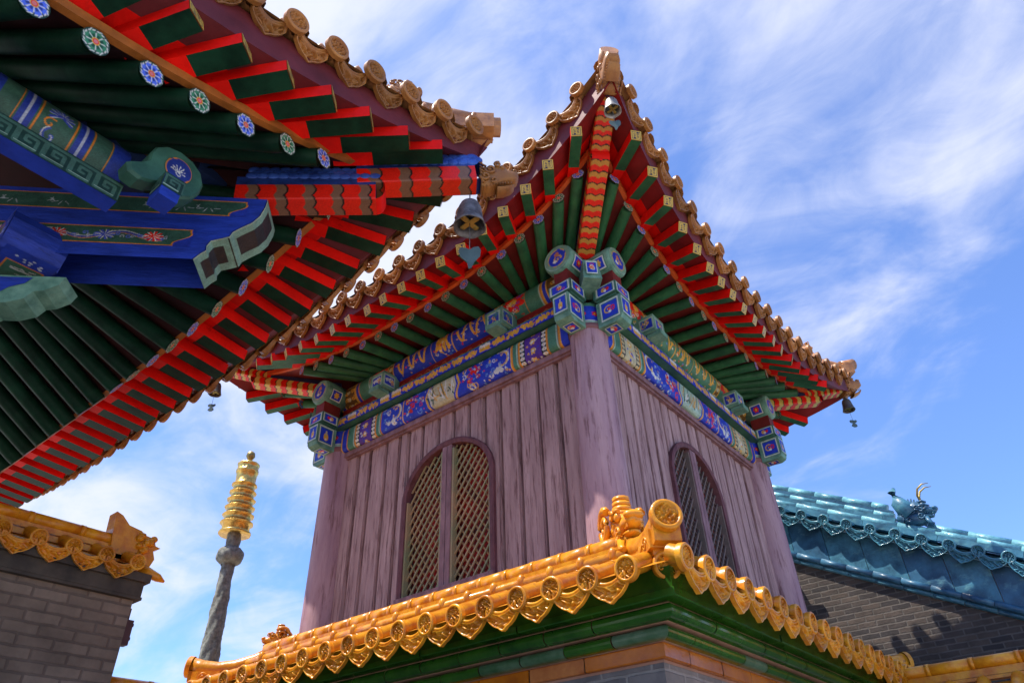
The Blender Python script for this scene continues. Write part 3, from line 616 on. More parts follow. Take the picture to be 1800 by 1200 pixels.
def ridge_stack(T,pts,r,mt,name='ridge',down=(0,0,-1),lines=2,segs=.28,jm=None):
    """capping ridge: big half-round roll over thin courses, with visible joints; returns object"""
    mb=MB(); pts=[V3(*p) for p in pts]
    # resample with slight breaks
    d=[0]; 
    for a,b in zip(pts[:-1],pts[1:]): d.append(d[-1]+np.linalg.norm(b-a))
    n=max(2,int(d[-1]/segs)); at=lambda s:V3(*[np.interp(s,d,[p[i] for p in pts]) for i in range(3)])
    for i in range(n):
        a=at(d[-1]*i/n+.006);b=at(d[-1]*(i+1)/n-.006); m=(a+b)/2; mb.tube([a,m,b],[r*random.uniform(.97,1.03)]*3,12)
        mb.tube([at(d[-1]*(i)/n-.02),at(d[-1]*i/n+.02)],r*1.07,12)
    D=V3(*down)
    for k in range(lines):
        mb.tube([at(s)+D*(r*1.0+r*.55*k) for s in np.linspace(0,d[-1],max(3,n))],r*(.95+.25*k),4,0,smooth=False,w=1.0)
    return mb.build(name,mt,T)
# ------------------------------------------------------------------ ground
g=MB(); g.grid([[(x,y,GZ) for y in(-400,-12,-4,4,12,400)] for x in(-400,-12,-4,4,12,400)],0,None,False); go=g.build('ground',paving); go['kind']='structure'
# ================================================================== BELL TOWER
W_,D_=3.6,3.7
T=thing('bell_tower','square timber tower with peeling purple board walls, painted beams and orange tiled roof with upturned corners','tower',(-1.8,1.85,-2.3))
cor=[(0,0),(-W_,0),(-W_,D_),(0,D_)]
EV=Eave(cor,{
 'raf':dict(z=.812,pw=2.58,c=[(.831,.499),(.76,.26),(.76,.26),(.76,.27)],o=[.635,.62,.62,.621]),
 'fly':dict(z=.76,pw=2.7,c=[(1.30,.62),(1.25,.41),(1.25,.41),(1.25,.38)],o=[1.085,1.05,1.05,1.035]),
 'tile':dict(z=1.023,pw=2.27,c=[(1.339,.737),(1.30,.38),(1.30,.38),(1.30,.42)],o=[1.165,1.14,1.14,1.118])})
rn={0:([-.54+.26*i for i in range(17)],[-.84,-.49,-.19,.1]+[.38+.272*i for i in range(14)]),
    3:([4.21-.279*i for i in range(16)]+[-.35],[4.54,4.2,3.86,3.54,3.24,2.94]+[2.67-.268*i for i in range(12)]),
    1:([-.45+.275*i for i in range(17)],[-.72+.29*i for i in range(18)]),
    2:([-.45+.27*i for i in range(17)],[-.72+.285*i for i in range(18)])}
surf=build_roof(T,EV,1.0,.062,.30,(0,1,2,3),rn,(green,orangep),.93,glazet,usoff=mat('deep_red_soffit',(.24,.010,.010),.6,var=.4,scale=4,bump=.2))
mb=MB(); mb.box((-1.8,1.85,.90),(1.85,1.9,.02)); mb.build('ceiling',dred,T)
def outv(E,k): 
    nv=E.side(k)[4]; return lambda t:nv
for k,ts in((0,[-.95+.297*i for i in range(19)]),(3,[4.67-.31*i for i in range(19)]),(1,[-.95+.30*i for i in range(19)]),(2,[-.9+.30*i for i in range(18)])):
    tile_row(T,lambda t,k=k:EV.pt('tile',k,t),sorted(ts),None,outv(EV,k),.070,.3,glazeb,'tow',pushout=.035,dw=.80)
# hips
for ci,(cx_,cy_) in enumerate(cor):
    dx=1 if cx_==0 else -1; dy=-1 if cy_==0 else 1
    near=ci==0
    q=lambda c,z:(cx_+dx*c,cy_+dy*c,z)
    if near: hip_beam(T,q(.10,.76),q(.84,1.15),q(.72,1.17),q(1.17,1.42),.165,.16,10,mat('indigo_beam_side',(.03,.035,.09),.5),(.52,.24,.04))
    else: hip_beam(T,q(.08,.84),q(.84,.98),q(.70,1.03),q(1.10,1.15),.16,.16,8,MATS['indigo_beam_side'],(.62,.45,.10))
    tipz=1.50 if near else 1.20
    dragon_nose(T,q(1.19 if near else 1.13,tipz+(-.01 if near else .02)),(dx,dy,.45 if near else .25),.21,glazeb)
    # hip ridge over the tiles and its raised end
    pts=[]; ck=EV.k['tile']['c'][ci]
    ztip=1.023+ck[1]; half=W_/2+ck[0]
    for j in range(9):
        t=j/8*.97+.03; c=ck[0]-t*half; d=t*half; g_=max(0,1-d/1.9); pts.append((cx_+dx*c,cy_+dy*c,1.023+ck[1]*g_+.52*d+.09*d*d+(-.03 if near else .11)))
    ridge_stack(T,pts,.075,glazet,'hip_ridge',lines=2)
    e=V3(*pts[0])-(V3(dx,dy,0)*.05+V3(0,0,.05) if near else 0); mb=MB(); fw=V3(dx,dy,.15); fw/=np.linalg.norm(fw); rr_=np.cross(fw,(0,0,1)); rr_/=np.linalg.norm(rr_)
    mb.box(e+fw*.04-V3(0,0,.05),(.09,.085,.07),(fw,rr_,np.cross(rr_,fw))); mb.tube([e+fw*.0+V3(0,0,.03),e+fw*.2+V3(0,0,.06)],[.085,.085],12); mb.build('hip_end_tile',glazet,T)
    ridge_beast(T,V3(*pts[1])+V3(0,0,.07),(dx,dy,0),.24,glaze if not near else glazet,'hip_beast',seed=ci+3,big_curl=False)
# finial
ap=surf(0,W_/2,W_/2+1.165); mb=MB(); mb.lathe([(.0,-.3),(.32,-.3),(.34,-.1),(.2,0),(.16,.12),(.3,.25),(.34,.45),(.26,.62),(.1,.72),(.06,.9),(.0,1.0)],20,ap); mb.build('roof_finial',glaze,T)
# ---- painted beams on each face
for k in range(4):
    a,b,L,ax,nv=EV.side(k); vis=k in(0,3)
    art=beam_art(L-.30,.44,20+k,130 if vis else 60,'large',0 if k==0 else 1)
    if k==3: art.a=art.a[::-1].copy()
    # large lower beam: rounded corners, painted
    o0=a+ax*.15
    prof=[(.03,-.035),(.095,-.03),(.118,-.005),(.125,.03),(.128,.13),(.122,.225),(.105,.262),(.03,.27)]
    cum=np.r_[0,np.cumsum([math.hypot(prof[i+1][0]-prof[i][0],prof[i+1][1]-prof[i][1]) for i in range(len(prof)-1)])]; cum/=cum[-1]
    pf=lambda t:(np.interp(t,cum,[p[0] for p in prof]),np.interp(t,cum,[p[1] for p in prof]))
    mb=MB(); curve_art(mb,art,lambda X,t:(o0+ax*X+nv*pf(t)[0]+V3(0,0,pf(t)[1]))); mb.build('painted_beam',painted,T)
    # flat plate with green underside
    mb=MB(); mb.box((a+b)/2+nv*.03+V3(0,0,.337),(L/2+.02,.155,.06),(ax,nv,(0,0,1))); pl=mb.build('top_plate',tealn,T)
    art=beam_art(L-.22,.125,40+k,140 if vis else 60,'plate'); mb=MB(); flat_art(mb,art,a+ax*.11+nv*.188+V3(0,0,.276),ax,(0,0,1)); mb.build('painted_face',painted,pl)
    # red board with gold scrolls
    A=Art(L-.1,.20,130 if vis else 50,(.22,.012,.01)); rg=np.random.RandomState(k)
    for x in np.arange(.1,L-.2,.13): A.spiral(x,.1,.055,(.45,.12,.05),.009,1.4,rg.rand()*6)
    mb=MB(); flat_art(mb,A,a+ax*.05+nv*.07+V3(0,0,.40),ax,(0,0,1)); mb.box((a+b)/2+nv*.035+V3(0,0,.50),(L/2-.02,.03,.10),(ax,nv,(0,0,1)),0,(.2,.01,.01)); mb.build('frieze_board',painted,T)
    art=beam_art(L-.04,.62,60+k,120 if vis else 50,'purlin',0 if k==0 else 1)
    if k==3: art.a=art.a[::-1].copy()
    mb=MB(); r_=.165
    curve_art(mb,art,lambda X,t:(a+ax*(.02+X)+nv*(r_*math.sin(.15+t*2.9))+V3(0,0,.74-r_*math.cos(.15+t*2.9)))); mb.build('round_purlin',painted,T)
    # short beam heads between plate and purlin
    for xx in ({0:(.91,2.68),3:(.75,2.75),1:(.9,2.8),2:(.9,2.7)}[k]):
        c=a+ax*xx+nv*.17+V3(0,0,.53); mb=MB(); mb.box(c,(.115,.14,.105),(ax,nv,(0,0,1))); mb.box(c+nv*.10-V3(0,0,.115),(.08,.08,.03),(ax,nv,(0,0,1))); hb=mb.build('beam_head',teal,T)
        A=Art(.17,.15,150,PALE); A.rect(.02,.15,.02,.13,BLUE); A.speckle(.04,.13,.03,.12,6,[GOLDC,WHITE,GREEN],.03,rg); mb=MB(); flat_art(mb,A,c-ax*.085-V3(0,0,.075)+nv*.143,ax,(0,0,1))
        flat_art(mb,A,c-ax*.118-V3(0,0,.075)-nv*.03,nv,(0,0,1)); flat_art(mb,A,c+ax*.118-V3(0,0,.075)-nv*.03,nv,(0,0,1)); 
        A2=Art(.17,.15,100,DBLUE); flat_art(mb,A2,c-ax*.085-nv*.0+V3(0,0,-.108),ax,nv*.9); mb.build('painted_panel',painted,hb)
# ---- corner beam ends (crossing beams stick out past each column)
def panel(mb,c,u,v,w,h,seed,oval=False,motif=None):
    rg=np.random.RandomState(seed); A=Art(w,h,190,(.16,.30,.20)); 
    if oval:
        A.put(((A.X-w/2)/(w*.47))**2+((A.Y-h/2)/(h*.47))**2<1,PALE); A.put(((A.X-w/2)/(w*.36))**2+((A.Y-h/2)/(h*.38))**2<1,BLUE)
        A.spiral(w/2,h/2,w*.2,GOLDC,.014,1.1,seed); A.disc(w/2,h*.62,w*.1,GOLDC); A.disc(w*.45,h*.4,w*.07,REDC if seed%2 else GOLDC)
    else:
        A.rect(w*.05,w*.95,h*.06,h*.94,WHITE); A.rect(w*.10,w*.90,h*.11,h*.89,GREEN); A.rect(w*.14,w*.86,h*.14,h*.86,BLUE)
        mt_=motif or ['vase','flower','cloud'][seed%3]
        if mt_=='vase': A.disc(w/2,h*.42,w*.15,GOLDC,h*.2); A.rect(w*.45,w*.55,h*.5,h*.75,CREAM); A.disc(w/2,h*.3,w*.06,WHITE)
        elif mt_=='flower': A.flower(w/2,h/2,min(w,h)*.26,GOLDC,REDC,6); A.speckle(w*.25,w*.75,h*.25,h*.75,5,[WHITE,REDC],.016,rg)
        else: A.spiral(w*.42,h*.5,h*.2,GOLDC,.014,1.2,1); A.spiral(w*.62,h*.55,h*.15,REDC,.014,1.2,3); A.disc(w*.5,h*.4,.016,WHITE)
    u=V3(*u);v=V3(*v); flat_art(mb,A,V3(*c)-u*w/2-v*h/2,u,v)
for ci,(cx_,cy_) in enumerate(cor):
    dx=1 if cx_==0 else -1; dy=-1 if cy_==0 else 1; c0=V3(cx_,cy_,0)
    for j,(n_,s_) in enumerate(((V3(0,dy,0),V3(1,0,0)),(V3(dx,0,0),V3(0,1,0)))):
        sd_=40+ci*10+j*3
        # lower block, rounded lower edge
        mb=MB(); hw=.085; out_=[(.17,-.02),(.36,-.03),(.415,-.005),(.435,.05),(.435,.262),(.17,.262)]
        V=[c0+n_*x+s_*hw*sg+V3(0,0,z) for sg in(-1,1) for x,z in out_]; k=len(out_)
        mb.add(V,[tuple(range(k)),tuple(range(k,2*k))[::-1]]+[(i,(i+1)%k,(i+1)%k+k,i+k) for i in range(k)]); bo=mb.build('beam_end',teal,T)
        pm=MB(); panel(pm,c0+n_*.439+V3(0,0,.150),s_,(0,0,1),.162,.215,sd_,motif='vase'); 
        for sg in(-1,1): panel(pm,c0+n_*.312+s_*(hw+.004)*sg+V3(0,0,.135),n_,(0,0,1),.225,.245,sd_+1)
        panel(pm,c0+n_*.28+V3(0,0,-.033),s_,n_,.13,.15,sd_+2,motif='cloud'); pm.build('painted_panel',painted,bo)
        # plate end
        mb=MB(); mb.box(c0+n_*.30+V3(0,0,.345),(.125,.125,.065) if j else (.125,.125,.065),(s_,n_,(0,0,1))); mb.box(c0+n_*.30+V3(0,0,.273),(.105,.105,.012),(s_,n_,(0,0,1))); po=mb.build('plate_end',tealn,T)
        pm=MB(); panel(pm,c0+n_*.429+V3(0,0,.345),s_,(0,0,1),.24,.12,sd_+4,motif='flower')
        for sg in(-1,1): panel(pm,c0+n_*.31+s_*.129*sg+V3(0,0,.345),n_,(0,0,1),.22,.12,sd_+5,motif='cloud')
        pm.build('painted_panel',painted,po)
        # red block
        mb=MB(); mb.box(c0+n_*.27+V3(0,0,.50),(.075,.12,.10),(s_,n_,(0,0,1))); mb.build('bracket_block',dred,T)
        # purlin end: octagonal-round log with painted end
        mb=MB(); mb.tube([c0+n_*.10+V3(0,0,.73),c0+n_*.40+V3(0,0,.73),c0+n_*.425+V3(0,0,.73)],[.165,.165,.15],16); lo_=mb.build('purlin_end',teal,T)
        A=Art(.3,.3,170,PALE); A.disc(.15,.15,.148,(.20,.34,.24)); A.disc(.15,.15,.105,GOLDC); A.disc(.15,.15,.098,BLUE); A.spiral(.15,.13,.05,GOLDC,.016,1.1,ci); A.disc(.15,.19,.03,(.6,.2,.1)); A.disc(.12,.11,.02,WHITE)
        pm=MB(); P=[[c0+n_*.4285+s_*(.148*r*math.cos(a))+V3(0,0,.73+.148*r*math.sin(a)) for a in np.linspace(0,2*math.pi,33)] for r in np.linspace(0,1,14)]
        Cc=[[A.a[int(np.clip((.15+.148*r*math.cos(a))/.3*(A.nx-1),0,A.nx-1)),int(np.clip((.15+.148*r*math.sin(a))/.3*(A.ny-1),0,A.ny-1))] for a in np.linspace(0,2*math.pi,33)] for r in np.linspace(0,1,14)]
        pm.grid(P,0,Cc,False)
        # side panels of the log
        for sg in(-1,1):
            A3=Art(.17,.15,170,GREEN); A3.rect(.012,.158,.012,.138,WHITE); A3.rect(.02,.15,.02,.13,BLUE); A3.flower(.085,.075,.045,(REDC,GOLDC)[(ci+j)%2],GOLDC,6)
            curve_art(pm,A3,lambda X,t:c0+n_*(.20+X)+s_*sg*(.1675*math.cos(-.85+t*.95))+V3(0,0,.73+.1675*math.sin(-.85+t*.95)))
        pm.build('painted_panel',painted,lo_)
    # corner diagonal console between the two groups
    dg=V3(dx,dy,0)/math.sqrt(2); rt_=np.cross(dg,(0,0,1)); mb=MB(); mb.box(c0+dg*.26+V3(0,0,.52),(.09,.16,.13),(rt_,dg,(0,0,1)),0,None,.75); cb_=mb.build('corner_console',teal,T); pm=MB(); panel(pm,c0+dg*.424+V3(0,0,.52),rt_,(0,0,1),.12,.17,ci,motif='flower'); pm.build('painted_panel',painted,cb_)
    # column with painted neck
    mb=MB(); mb.lathe([(.205,-3.0),(.198,-2.0),(.188,-1.0),(.178,-.012)],32,c0); co=mb.build('column',colm,T)
    mb=MB(); mb.lathe([(.177,-.012),(.187,-.008),(.189,.045),(.15,.062)],32,c0); mb.build('collar',mat('red_column_collar',(.24,.10,.10),.55,scale=5),co)
    A=Art(2*math.pi*.15,.26,120,BLUE); A.rect(0,2,.0,.04,PALE);A.rect(0,2,.22,.26,GREEN); A.rect(0,2,.04,.05,WHITE)
    for x in np.arange(.05,.95,.118): A.flower(x,.13,.036,REDC,GOLDC,5)
    mb=MB(); curve_art(mb,A,lambda X,t:c0+V3(.15*math.cos(X/.15),.15*math.sin(X/.15),.06+t*.25)); mb.build('painted_neck',painted,co)
# ---- board walls with arched windows
def arch(u,cx0,hw,zs,za): 
    d=abs(u-cx0)/hw; return zs+(za-zs)*math.sqrt(max(0,1-d*d))
for k in range(4):
    a,b,L,ax,nv=EV.side(k); zb=-2.45; zt=-.07; hasw=k in(0,3)
    cxw={0:1.79,3:D_-1.80}.get(k,0); hw=.60 if k==0 else .555; zs,za=-.97,-.475
    # sample profile
    xs=[]; x=.12; bw=.205; rgk=np.random.RandomState(k)
    while x<L-.12:
        w=bw*(1+.12*rgk.randn()); j=rgk.randn()*.006
        for dx_,h in((0,-.0),(.003,-.045),(.040,-.045),(.043,-.012),(.050,-.012),(.053,.010),(w*.55,.012),(w-.002,.006)): xs.append((x+dx_,h+j*(h>0)))
        x+=w
    xs=[q for q in xs if q[0]<L-.12]
    if hasw:
        ext=[cxw+hw*s for s in np.linspace(-.999,.999,33)]+[cxw-hw-.004,cxw+hw+.004]; X0=[q[0] for q in xs]; H0=[q[1] for q in xs]
        xs=sorted(xs+[(e,float(np.interp(e,X0,H0))) for e in ext])
    mb=MB()
    def strip(q0,q1,z0a,z0b):
        n=6; P=[]
        for (x_,h_),z0 in((q0,z0a),(q1,z0b)): P.append([a+ax*x_+nv*h_+V3(0,0,z0+(zt-z0)*i/n) for i in range(n+1)])
        mb.grid(P,0,None,False,flip=False)
    for q0,q1 in zip(xs[:-1],xs[1:]):
        m=(q0[0]+q1[0])/2
        if hasw and abs(m-cxw)<hw: strip(q0,q1,arch(q0[0],cxw,hw,zs,za),arch(q1[0],cxw,hw,zs,za))
        else: strip(q0,q1,zb,zb)
    mb.build('board_wall',board,T)
    mb=MB(); mb.box((a+b)/2-nv*.05+V3(0,0,-1.25) if not hasw else (a+b)/2-nv*.13+V3(0,0,-1.25),(L/2-.1,.03,1.2),(ax,nv,(0,0,1))); mb.build('inner_wall',back if hasw else board,T)
    mb=MB(); mb.box((a+b)/2+nv*.035+V3(0,0,-.055),(L/2-.16,.035,.035),(ax,nv,(0,0,1))); mb.box((a+b)/2+nv*.02+V3(0,0,-.10),(L/2-.16,.025,.012),(ax,nv,(0,0,1))); mb.build('top_rail',frm,T)
    mb=MB(); mb.box((a+b)/2+nv*.045+V3(0,0,-2.12),(L/2-.16,.035,.05),(ax,nv,(0,0,1))); mb.build('bottom_rail',frm,T)
    if hasw:
        zw=-1.98; fr=MB(); path=[(cxw-hw,zw)]+[(cxw-hw,z) for z in np.linspace(zw,zs,5)[1:]]+[(cxw+hw*math.sin(t),zs+(za-zs)*math.cos(t)) for t in np.linspace(-math.pi/2,math.pi/2,25)[1:-1]]+[(cxw+hw,z) for z in np.linspace(zs,zw,5)]
        P=[]
        for i,(x_,z_) in enumerate(path):
            cxx,czz=cxw,min(z_,zs); d=V3(x_-cxx,z_-czz,0); d/=np.linalg.norm(d)+1e-9
            if z_<=zs: d=V3(math.copysign(1,x_-cxw),0,0)
            row=[]
            for (e,h) in((-.035,-.10),(-.035,.045),(.0,.055),(.022,.05),(.022,-.02)): row.append(a+ax*(x_+d[0]*e)+nv*h+V3(0,0,z_+d[1]*e))
            P.append(row)
        fr.grid(P,0,None,False,flip=True)
        wo=fr.build('window',mat('dark_red_frame',(.17,.065,.07),.7,scale=5,stretch=(3,3,1),color2=(.09,.03,.035),bump=.3),T)
        mb=MB(); mb.box(a+ax*cxw+nv*.0+V3(0,0,zw),(hw+.02,.075,.035),(ax,nv,(0,0,1))); mb.build('sill',frm,wo)
        mb=MB()
        for sg in(-1,1): mb.box(a+ax*(cxw+sg*.034)+nv*.0+V3(0,0,(zw+za)/2-.02),(.030,.04,(za-zw)/2-.02),(ax,nv,(0,0,1)))
        mb.build('mullion',frm,wo)
        gm=MB()
        for sg in(-1,1): gm.box(a+ax*(cxw+sg*.077)+nv*.0+V3(0,0,(zw+za)/2-.04),(.012,.03,(za-zw)/2-.04),(ax,nv,(0,0,1)))
        for sg in(-1,1): gm.box(a+ax*(cxw+sg*(hw-.045))+nv*.0+V3(0,0,(zw+zs)/2),(.012,.03,(zs-zw)/2),(ax,nv,(0,0,1)))
        gm.build('sash',latt if k==0 else lattg,wo)
        for nm,dirn,hh,mtl in(('lattice',1,-.035,lattr),('lattice',-1,-.012,latt)):
            lm=MB(); sp=.112; sl=math.tan(math.radians(52)) 
            for sg in(-1,1):
                x0,x1=(cxw-hw+.045,cxw-.08) if sg<0 else (cxw+.08,cxw+hw-.045)
                for z0 in np.arange(zw-1.2,za+1.2,sp):
                    pts_=[]
                    for x_ in np.linspace(x0,x1,30):
                        z_=z0+dirn*(x_-x0)*sl
                        if zw+.03<z_<arch(x_,cxw,hw-.04,zs,za-.03): pts_.append((x_,z_))
                    if len(pts_)>1:
                        p_,q_=pts_[0],pts_[-1]; lm.tube([a+ax*p_[0]+nv*hh+V3(0,0,p_[1]),a+ax*q_[0]+nv*hh+V3(0,0,q_[1])],.0105,4,smooth=False,cap=False)
            lm.build(nm,mtl if k==0 else lattg,wo)
T['label']='square tower of peeling purple boards with painted beams under an upturned orange tiled roof'
for ci,(q,lab,s_) in enumerate((((1.20,-1.20,1.36),'grey bell hanging from the tallest near corner of the purple tower roof',.18),
    ((-4.76,-1.16,1.06),'small bell under the far left roof corner of the purple tower, against the sky',.19),
    ((1.13,4.83,1.12),'dark bell under the far right roof corner of the purple tower, against the sky',.20))):
    wind_bell(q,lab,s_,bronze if ci==0 else dbronze,'heart' if ci==0 else 'cloud')
# ================================================================== BRICK BASE WITH GLAZED CORNICE AND TILE SKIRT
B_=thing('gatehouse_base','grey brick base under the purple tower with green glazed cornice and bright orange tile skirt','gatehouse',(-1.8,1.85,GZ))
SK=Eave(cor,{'tile':dict(z=-2.645,pw=6,c=[(1.0,-.0)]*4,o=[1.135,1.13,1.10,1.085])})
dsl=.42
def sk_surf(k,t,d): 
    a,b,L,ax,nv=SK.side(k); o=SK.k['tile']['o'][k]; return a+ax*t+nv*(o-d)+V3(0,0,-2.645+dsl*d)
tsets={0:[-.737+.2700*i for i in range(19)],3:[4.768-.2750*i for i in range(20)],1:[-.74+.27*i for i in range(19)],2:[-.74+.27*i for i in range(19)]}
rf=MB(); tb=MB()
for k in range(4):
    a,b,L,ax,nv=SK.side(k); lo,hi=-1.0,L+1.0; rows=[]
    o=SK.k['tile']['o'][k]
    for i in range(31):
        t=lo+(hi-lo)*i/30; dm=min(.56,max(0.02,min(t-lo,hi-t)+.03)); rows.append([sk_surf(k,t,d)-V3(0,0,.02) for d in np.linspace(0,dm,4)])
    rf.grid(rows,0,None,True)
    for t in tsets[k]:
        dm=min(.56,max(.1,min(t-lo,hi-t)))
        tb.tube([sk_surf(k,t,d) for d in (-.0,dm*.33,dm*.66,dm)],.058,12,0,cap=False)
        for q in (.30,.60):
            if q<dm: tb.tube([sk_surf(k,t,q-.012),sk_surf(k,t,q+.012)],.062,12,0)
rf.build('pan_tiles',glaze,B_); tb.build('cover_tile_rows',glaze,B_)
for k in (0,3,1,2): tile_row(B_,lambda t,k=k:sk_surf(k,t,0)+V3(0,0,-.0),tsets[k],None,outv(SK,k),.078,.27,glaze,'skt',dtilt=.10)
for k in range(4):
    a,b,L,ax,nv=SK.side(k)
    ridge_stack(B_,[a+nv*.38+ax*(-.30)+V3(0,0,-2.185),b+nv*.38+ax*.30+V3(0,0,-2.185)],.062,glaze,'wall_ridge',lines=0,segs=.26)
    mb=MB(); m=(a+b)/2; mb.box(m+nv*.33+V3(0,0,-2.25),(L/2+.30,.12,.028),(ax,nv,(0,0,1))); mb.box(m+nv*.36+V3(0,0,-2.35),(L/2+.34,.15,.05),(ax,nv,(0,0,1))); mb.tube([a+nv*.50-ax*.40+V3(0,0,-2.315),b+nv*.50+ax*.40+V3(0,0,-2.315)],.042,12); mb.box(m+nv*.40+V3(0,0,-2.41),(L/2+.4,.16,.03),(ax,nv,(0,0,1)))
    for x in np.arange(-.3,L+.35,.27): mb.ell(a+ax*x+nv*.525+V3(0,0,-2.30),(.035,.035,.055),None,6); mb.tube([a+ax*(x-.02)+nv*.50+V3(0,0,-2.315),a+ax*(x+.02)+nv*.50+V3(0,0,-2.315)],.047,12)
    mb.build('ridge_course',glaze,B_)
for ci,(cx_,cy_) in enumerate(cor):
    dx=1 if cx_==0 else -1; dy=-1 if cy_==0 else 1; f=V3(dx,dy,0)/math.sqrt(2)
    kc=1 if ci==0 else .9
    q=lambda c,z:V3(cx_+dx*c*kc,cy_+dy*c*kc,z)
    # corner ridge sagging then sweeping up to a round end tile
    pts=[q(.30,-2.18),q(.45,-2.28),q(.60,-2.34),q(.74,-2.36),q(.86,-2.345),q(.93,-2.325)]
    mb=MB(); mb.tube(pts,[.075,.078,.08,.08,.083,.088],14); r_=V3(-f[1],f[0],0)
    for p0,p1 in zip(pts[:-1],pts[1:]): m=(p0+p1)/2; d=p1-p0; l=np.linalg.norm(d); x=d/l; u=np.cross(x,np.cross((0,0,1),x)); mb.box(m-V3(0,0,.10),(l/2+.005,.085,.05),(x,np.cross((0,0,1),x),(0,0,1)))
    mb.build('hip_ridge',glaze,B_)
    mm=M_('sktd0',lambda:relief_disc(0),'tile_end',glaze)
    inst('tile_end',mm,B_,frame(q(.955,-2.325),(f[0],f[1],.12),(0,0,1),.100))
    # moulded box under the round end, with carved panels
    mb=MB(); mb.box(q(.80,-2.44),(.13,.10,.055),(f,r_,(0,0,1))); mb.box(q(.78,-2.50),(.12,.075,.03),(f,r_,(0,0,1)))
    for sg in(-1,1):
        th=np.linspace(0,2.5*math.pi,18); c=q(.80,-2.44)+r_*sg*.10
        mb.tube([c+f*(.03*(1.5-t/8)*math.cos(t)+.02)+V3(0,0,.03*(1.5-t/8)*math.sin(t)) for t in th],.008,5); mb.tube([c-f*.07+V3(0,0,-.02),c-f*.03+V3(0,0,.02),c+V3(0,0,0)],.01,5)
    mb.build('hip_end_box',glaze,B_)
    mb=MB(); mb.tube([q(.60,-2.56),q(.845,-2.585)],.066,12); mb.build('corner_cover_tile',glaze,B_)
    inst('tile_end',mm,B_,frame(q(.86,-2.588),(f[0],f[1],-.08),(0,0,1),.088))
    ridge_beast(B_,q(.27 if ci==0 else .30,-2.27 if ci==0 else -2.20),(dx,dy,0),.40 if ci==0 else .23,glaze,'ridge_beast',seed=11+ci)
# green and orange glazed cornice (stepped courses) and brick body
def ring(o,z0,z1,mt,name,parent,bevel=0,bl=.5,phase=0,round_=False,mats2=None):
    mb=MB(); c=[V3(o,-o,0),V3(-W_-o,-o,0),V3(-W_-o,D_+o,0),V3(o,D_+o,0)]
    for k in range(4):
        a,b=c[k],c[(k+1)%4]; L=np.linalg.norm(b-a); ax=(b-a)/L; nv=np.cross((0,0,1),ax); 
        n=max(1,int(L/bl)); e=[0]+[min(L-.02,max(.02,L*(i+phase)/n)) for i in range(1,n)]+[L]
        zz=[(z0,-.06 if bevel<0 else 0),(z0,0)]
        if round_: prof=[(-.09,z0)]+[(-.045+.045*math.sin(t),(z0+z1)/2-(z1-z0)/2*math.cos(t)) for t in np.linspace(0.15,math.pi-.15,9)]+[(-.09,z1)]
        else: prof=[(-.12,z0),(-bevel,z0),(0,z0+bevel),(0,z1-bevel*.4),(-bevel*.4,z1),(-.12,z1)]
        for i in range(len(e)-1):
            j=random.uniform(-.003,.003); g=.004; x0=e[i]+(g if i else 0); x1=e[i+1]-(g if i<len(e)-2 else 0)
            # mitre at the corners
            P=[]
            for x,endm in((x0,i==0),(x1,i==len(e)-2)):
                P.append([a+ax*(x+((-d if x<L/2 else d) if endm else 0)*1.0)+nv*(d+j*(not endm))+V3(0,0,z) for d,z in prof])
            mb.grid(P,0 if random.random()<.85 else 1,None,False)
    return mb.build(name,mats2 or [mt,mt],parent)
gpale=mat('worn_green_glaze',(.10,.17,.10),.35,scale=6,color2=(.03,.09,.03),bump=.2,coat=.3)
opale=mat('worn_orange_glaze',(.52,.19,.05),.4,scale=6,color2=(.36,.10,.02),bump=.2,coat=.3)
oband=mat('orange_glaze_band',(.55,.16,.003),.25,scale=4,color2=(.32,.075,.004),bump=.2,coat=.5)
def solid_ring(o,z0,z1,mt,name):
    mb=MB(); mb.box((-W_/2,D_/2,(z0+z1)/2),(W_/2+o,D_/2+o,(z1-z0)/2)); return mb.build(name,mt,B_)
solid_ring(.885,-2.735,-2.60,gglaze,'eave_bed')
ring(.90,-2.775,-2.728,gglaze,'cornice_ledge',B_,.006,.9,.3)
ring(.835,-2.865,-2.779,gglaze,'upper_green_course',B_,.02,.36,.5,True,[gglaze,gpale])
ring(.745,-2.945,-2.869,gglaze,'lower_green_course',B_,.02,.36,.1,True,[gglaze,gpale])
ring(.655,-3.035,-2.949,oband,'orange_course',B_,.006,.42,.3,False,[oband,opale])
solid_ring(.60,-3.06,-2.62,joint,'mortar_core')
solid_ring(.62,-3.052,-3.036,joint,'mortar_bed'); solid_ring(.756,-2.868,-2.776,joint,'mortar_bed'); solid_ring(.667,-2.948,-2.866,joint,'mortar_bed'); solid_ring(.80,-2.7795,-2.774,joint,'mortar_bed')
mb=MB(); o=.615
for k,(a,b) in enumerate(((V3(o,-o,0),V3(-W_-o,-o,0)),(V3(-W_-o,-o,0),V3(-W_-o,D_+o,0)),(V3(-W_-o,D_+o,0),V3(o,D_+o,0)),(V3(o,D_+o,0),V3(o,-o,0)))):
    mb.add([a+V3(0,0,GZ),b+V3(0,0,GZ),b+V3(0,0,-3.04),a+V3(0,0,-3.04)],[(0,1,2,3)],k%2)
mb.build('brick_wall',[bricks_,bricky],B_)
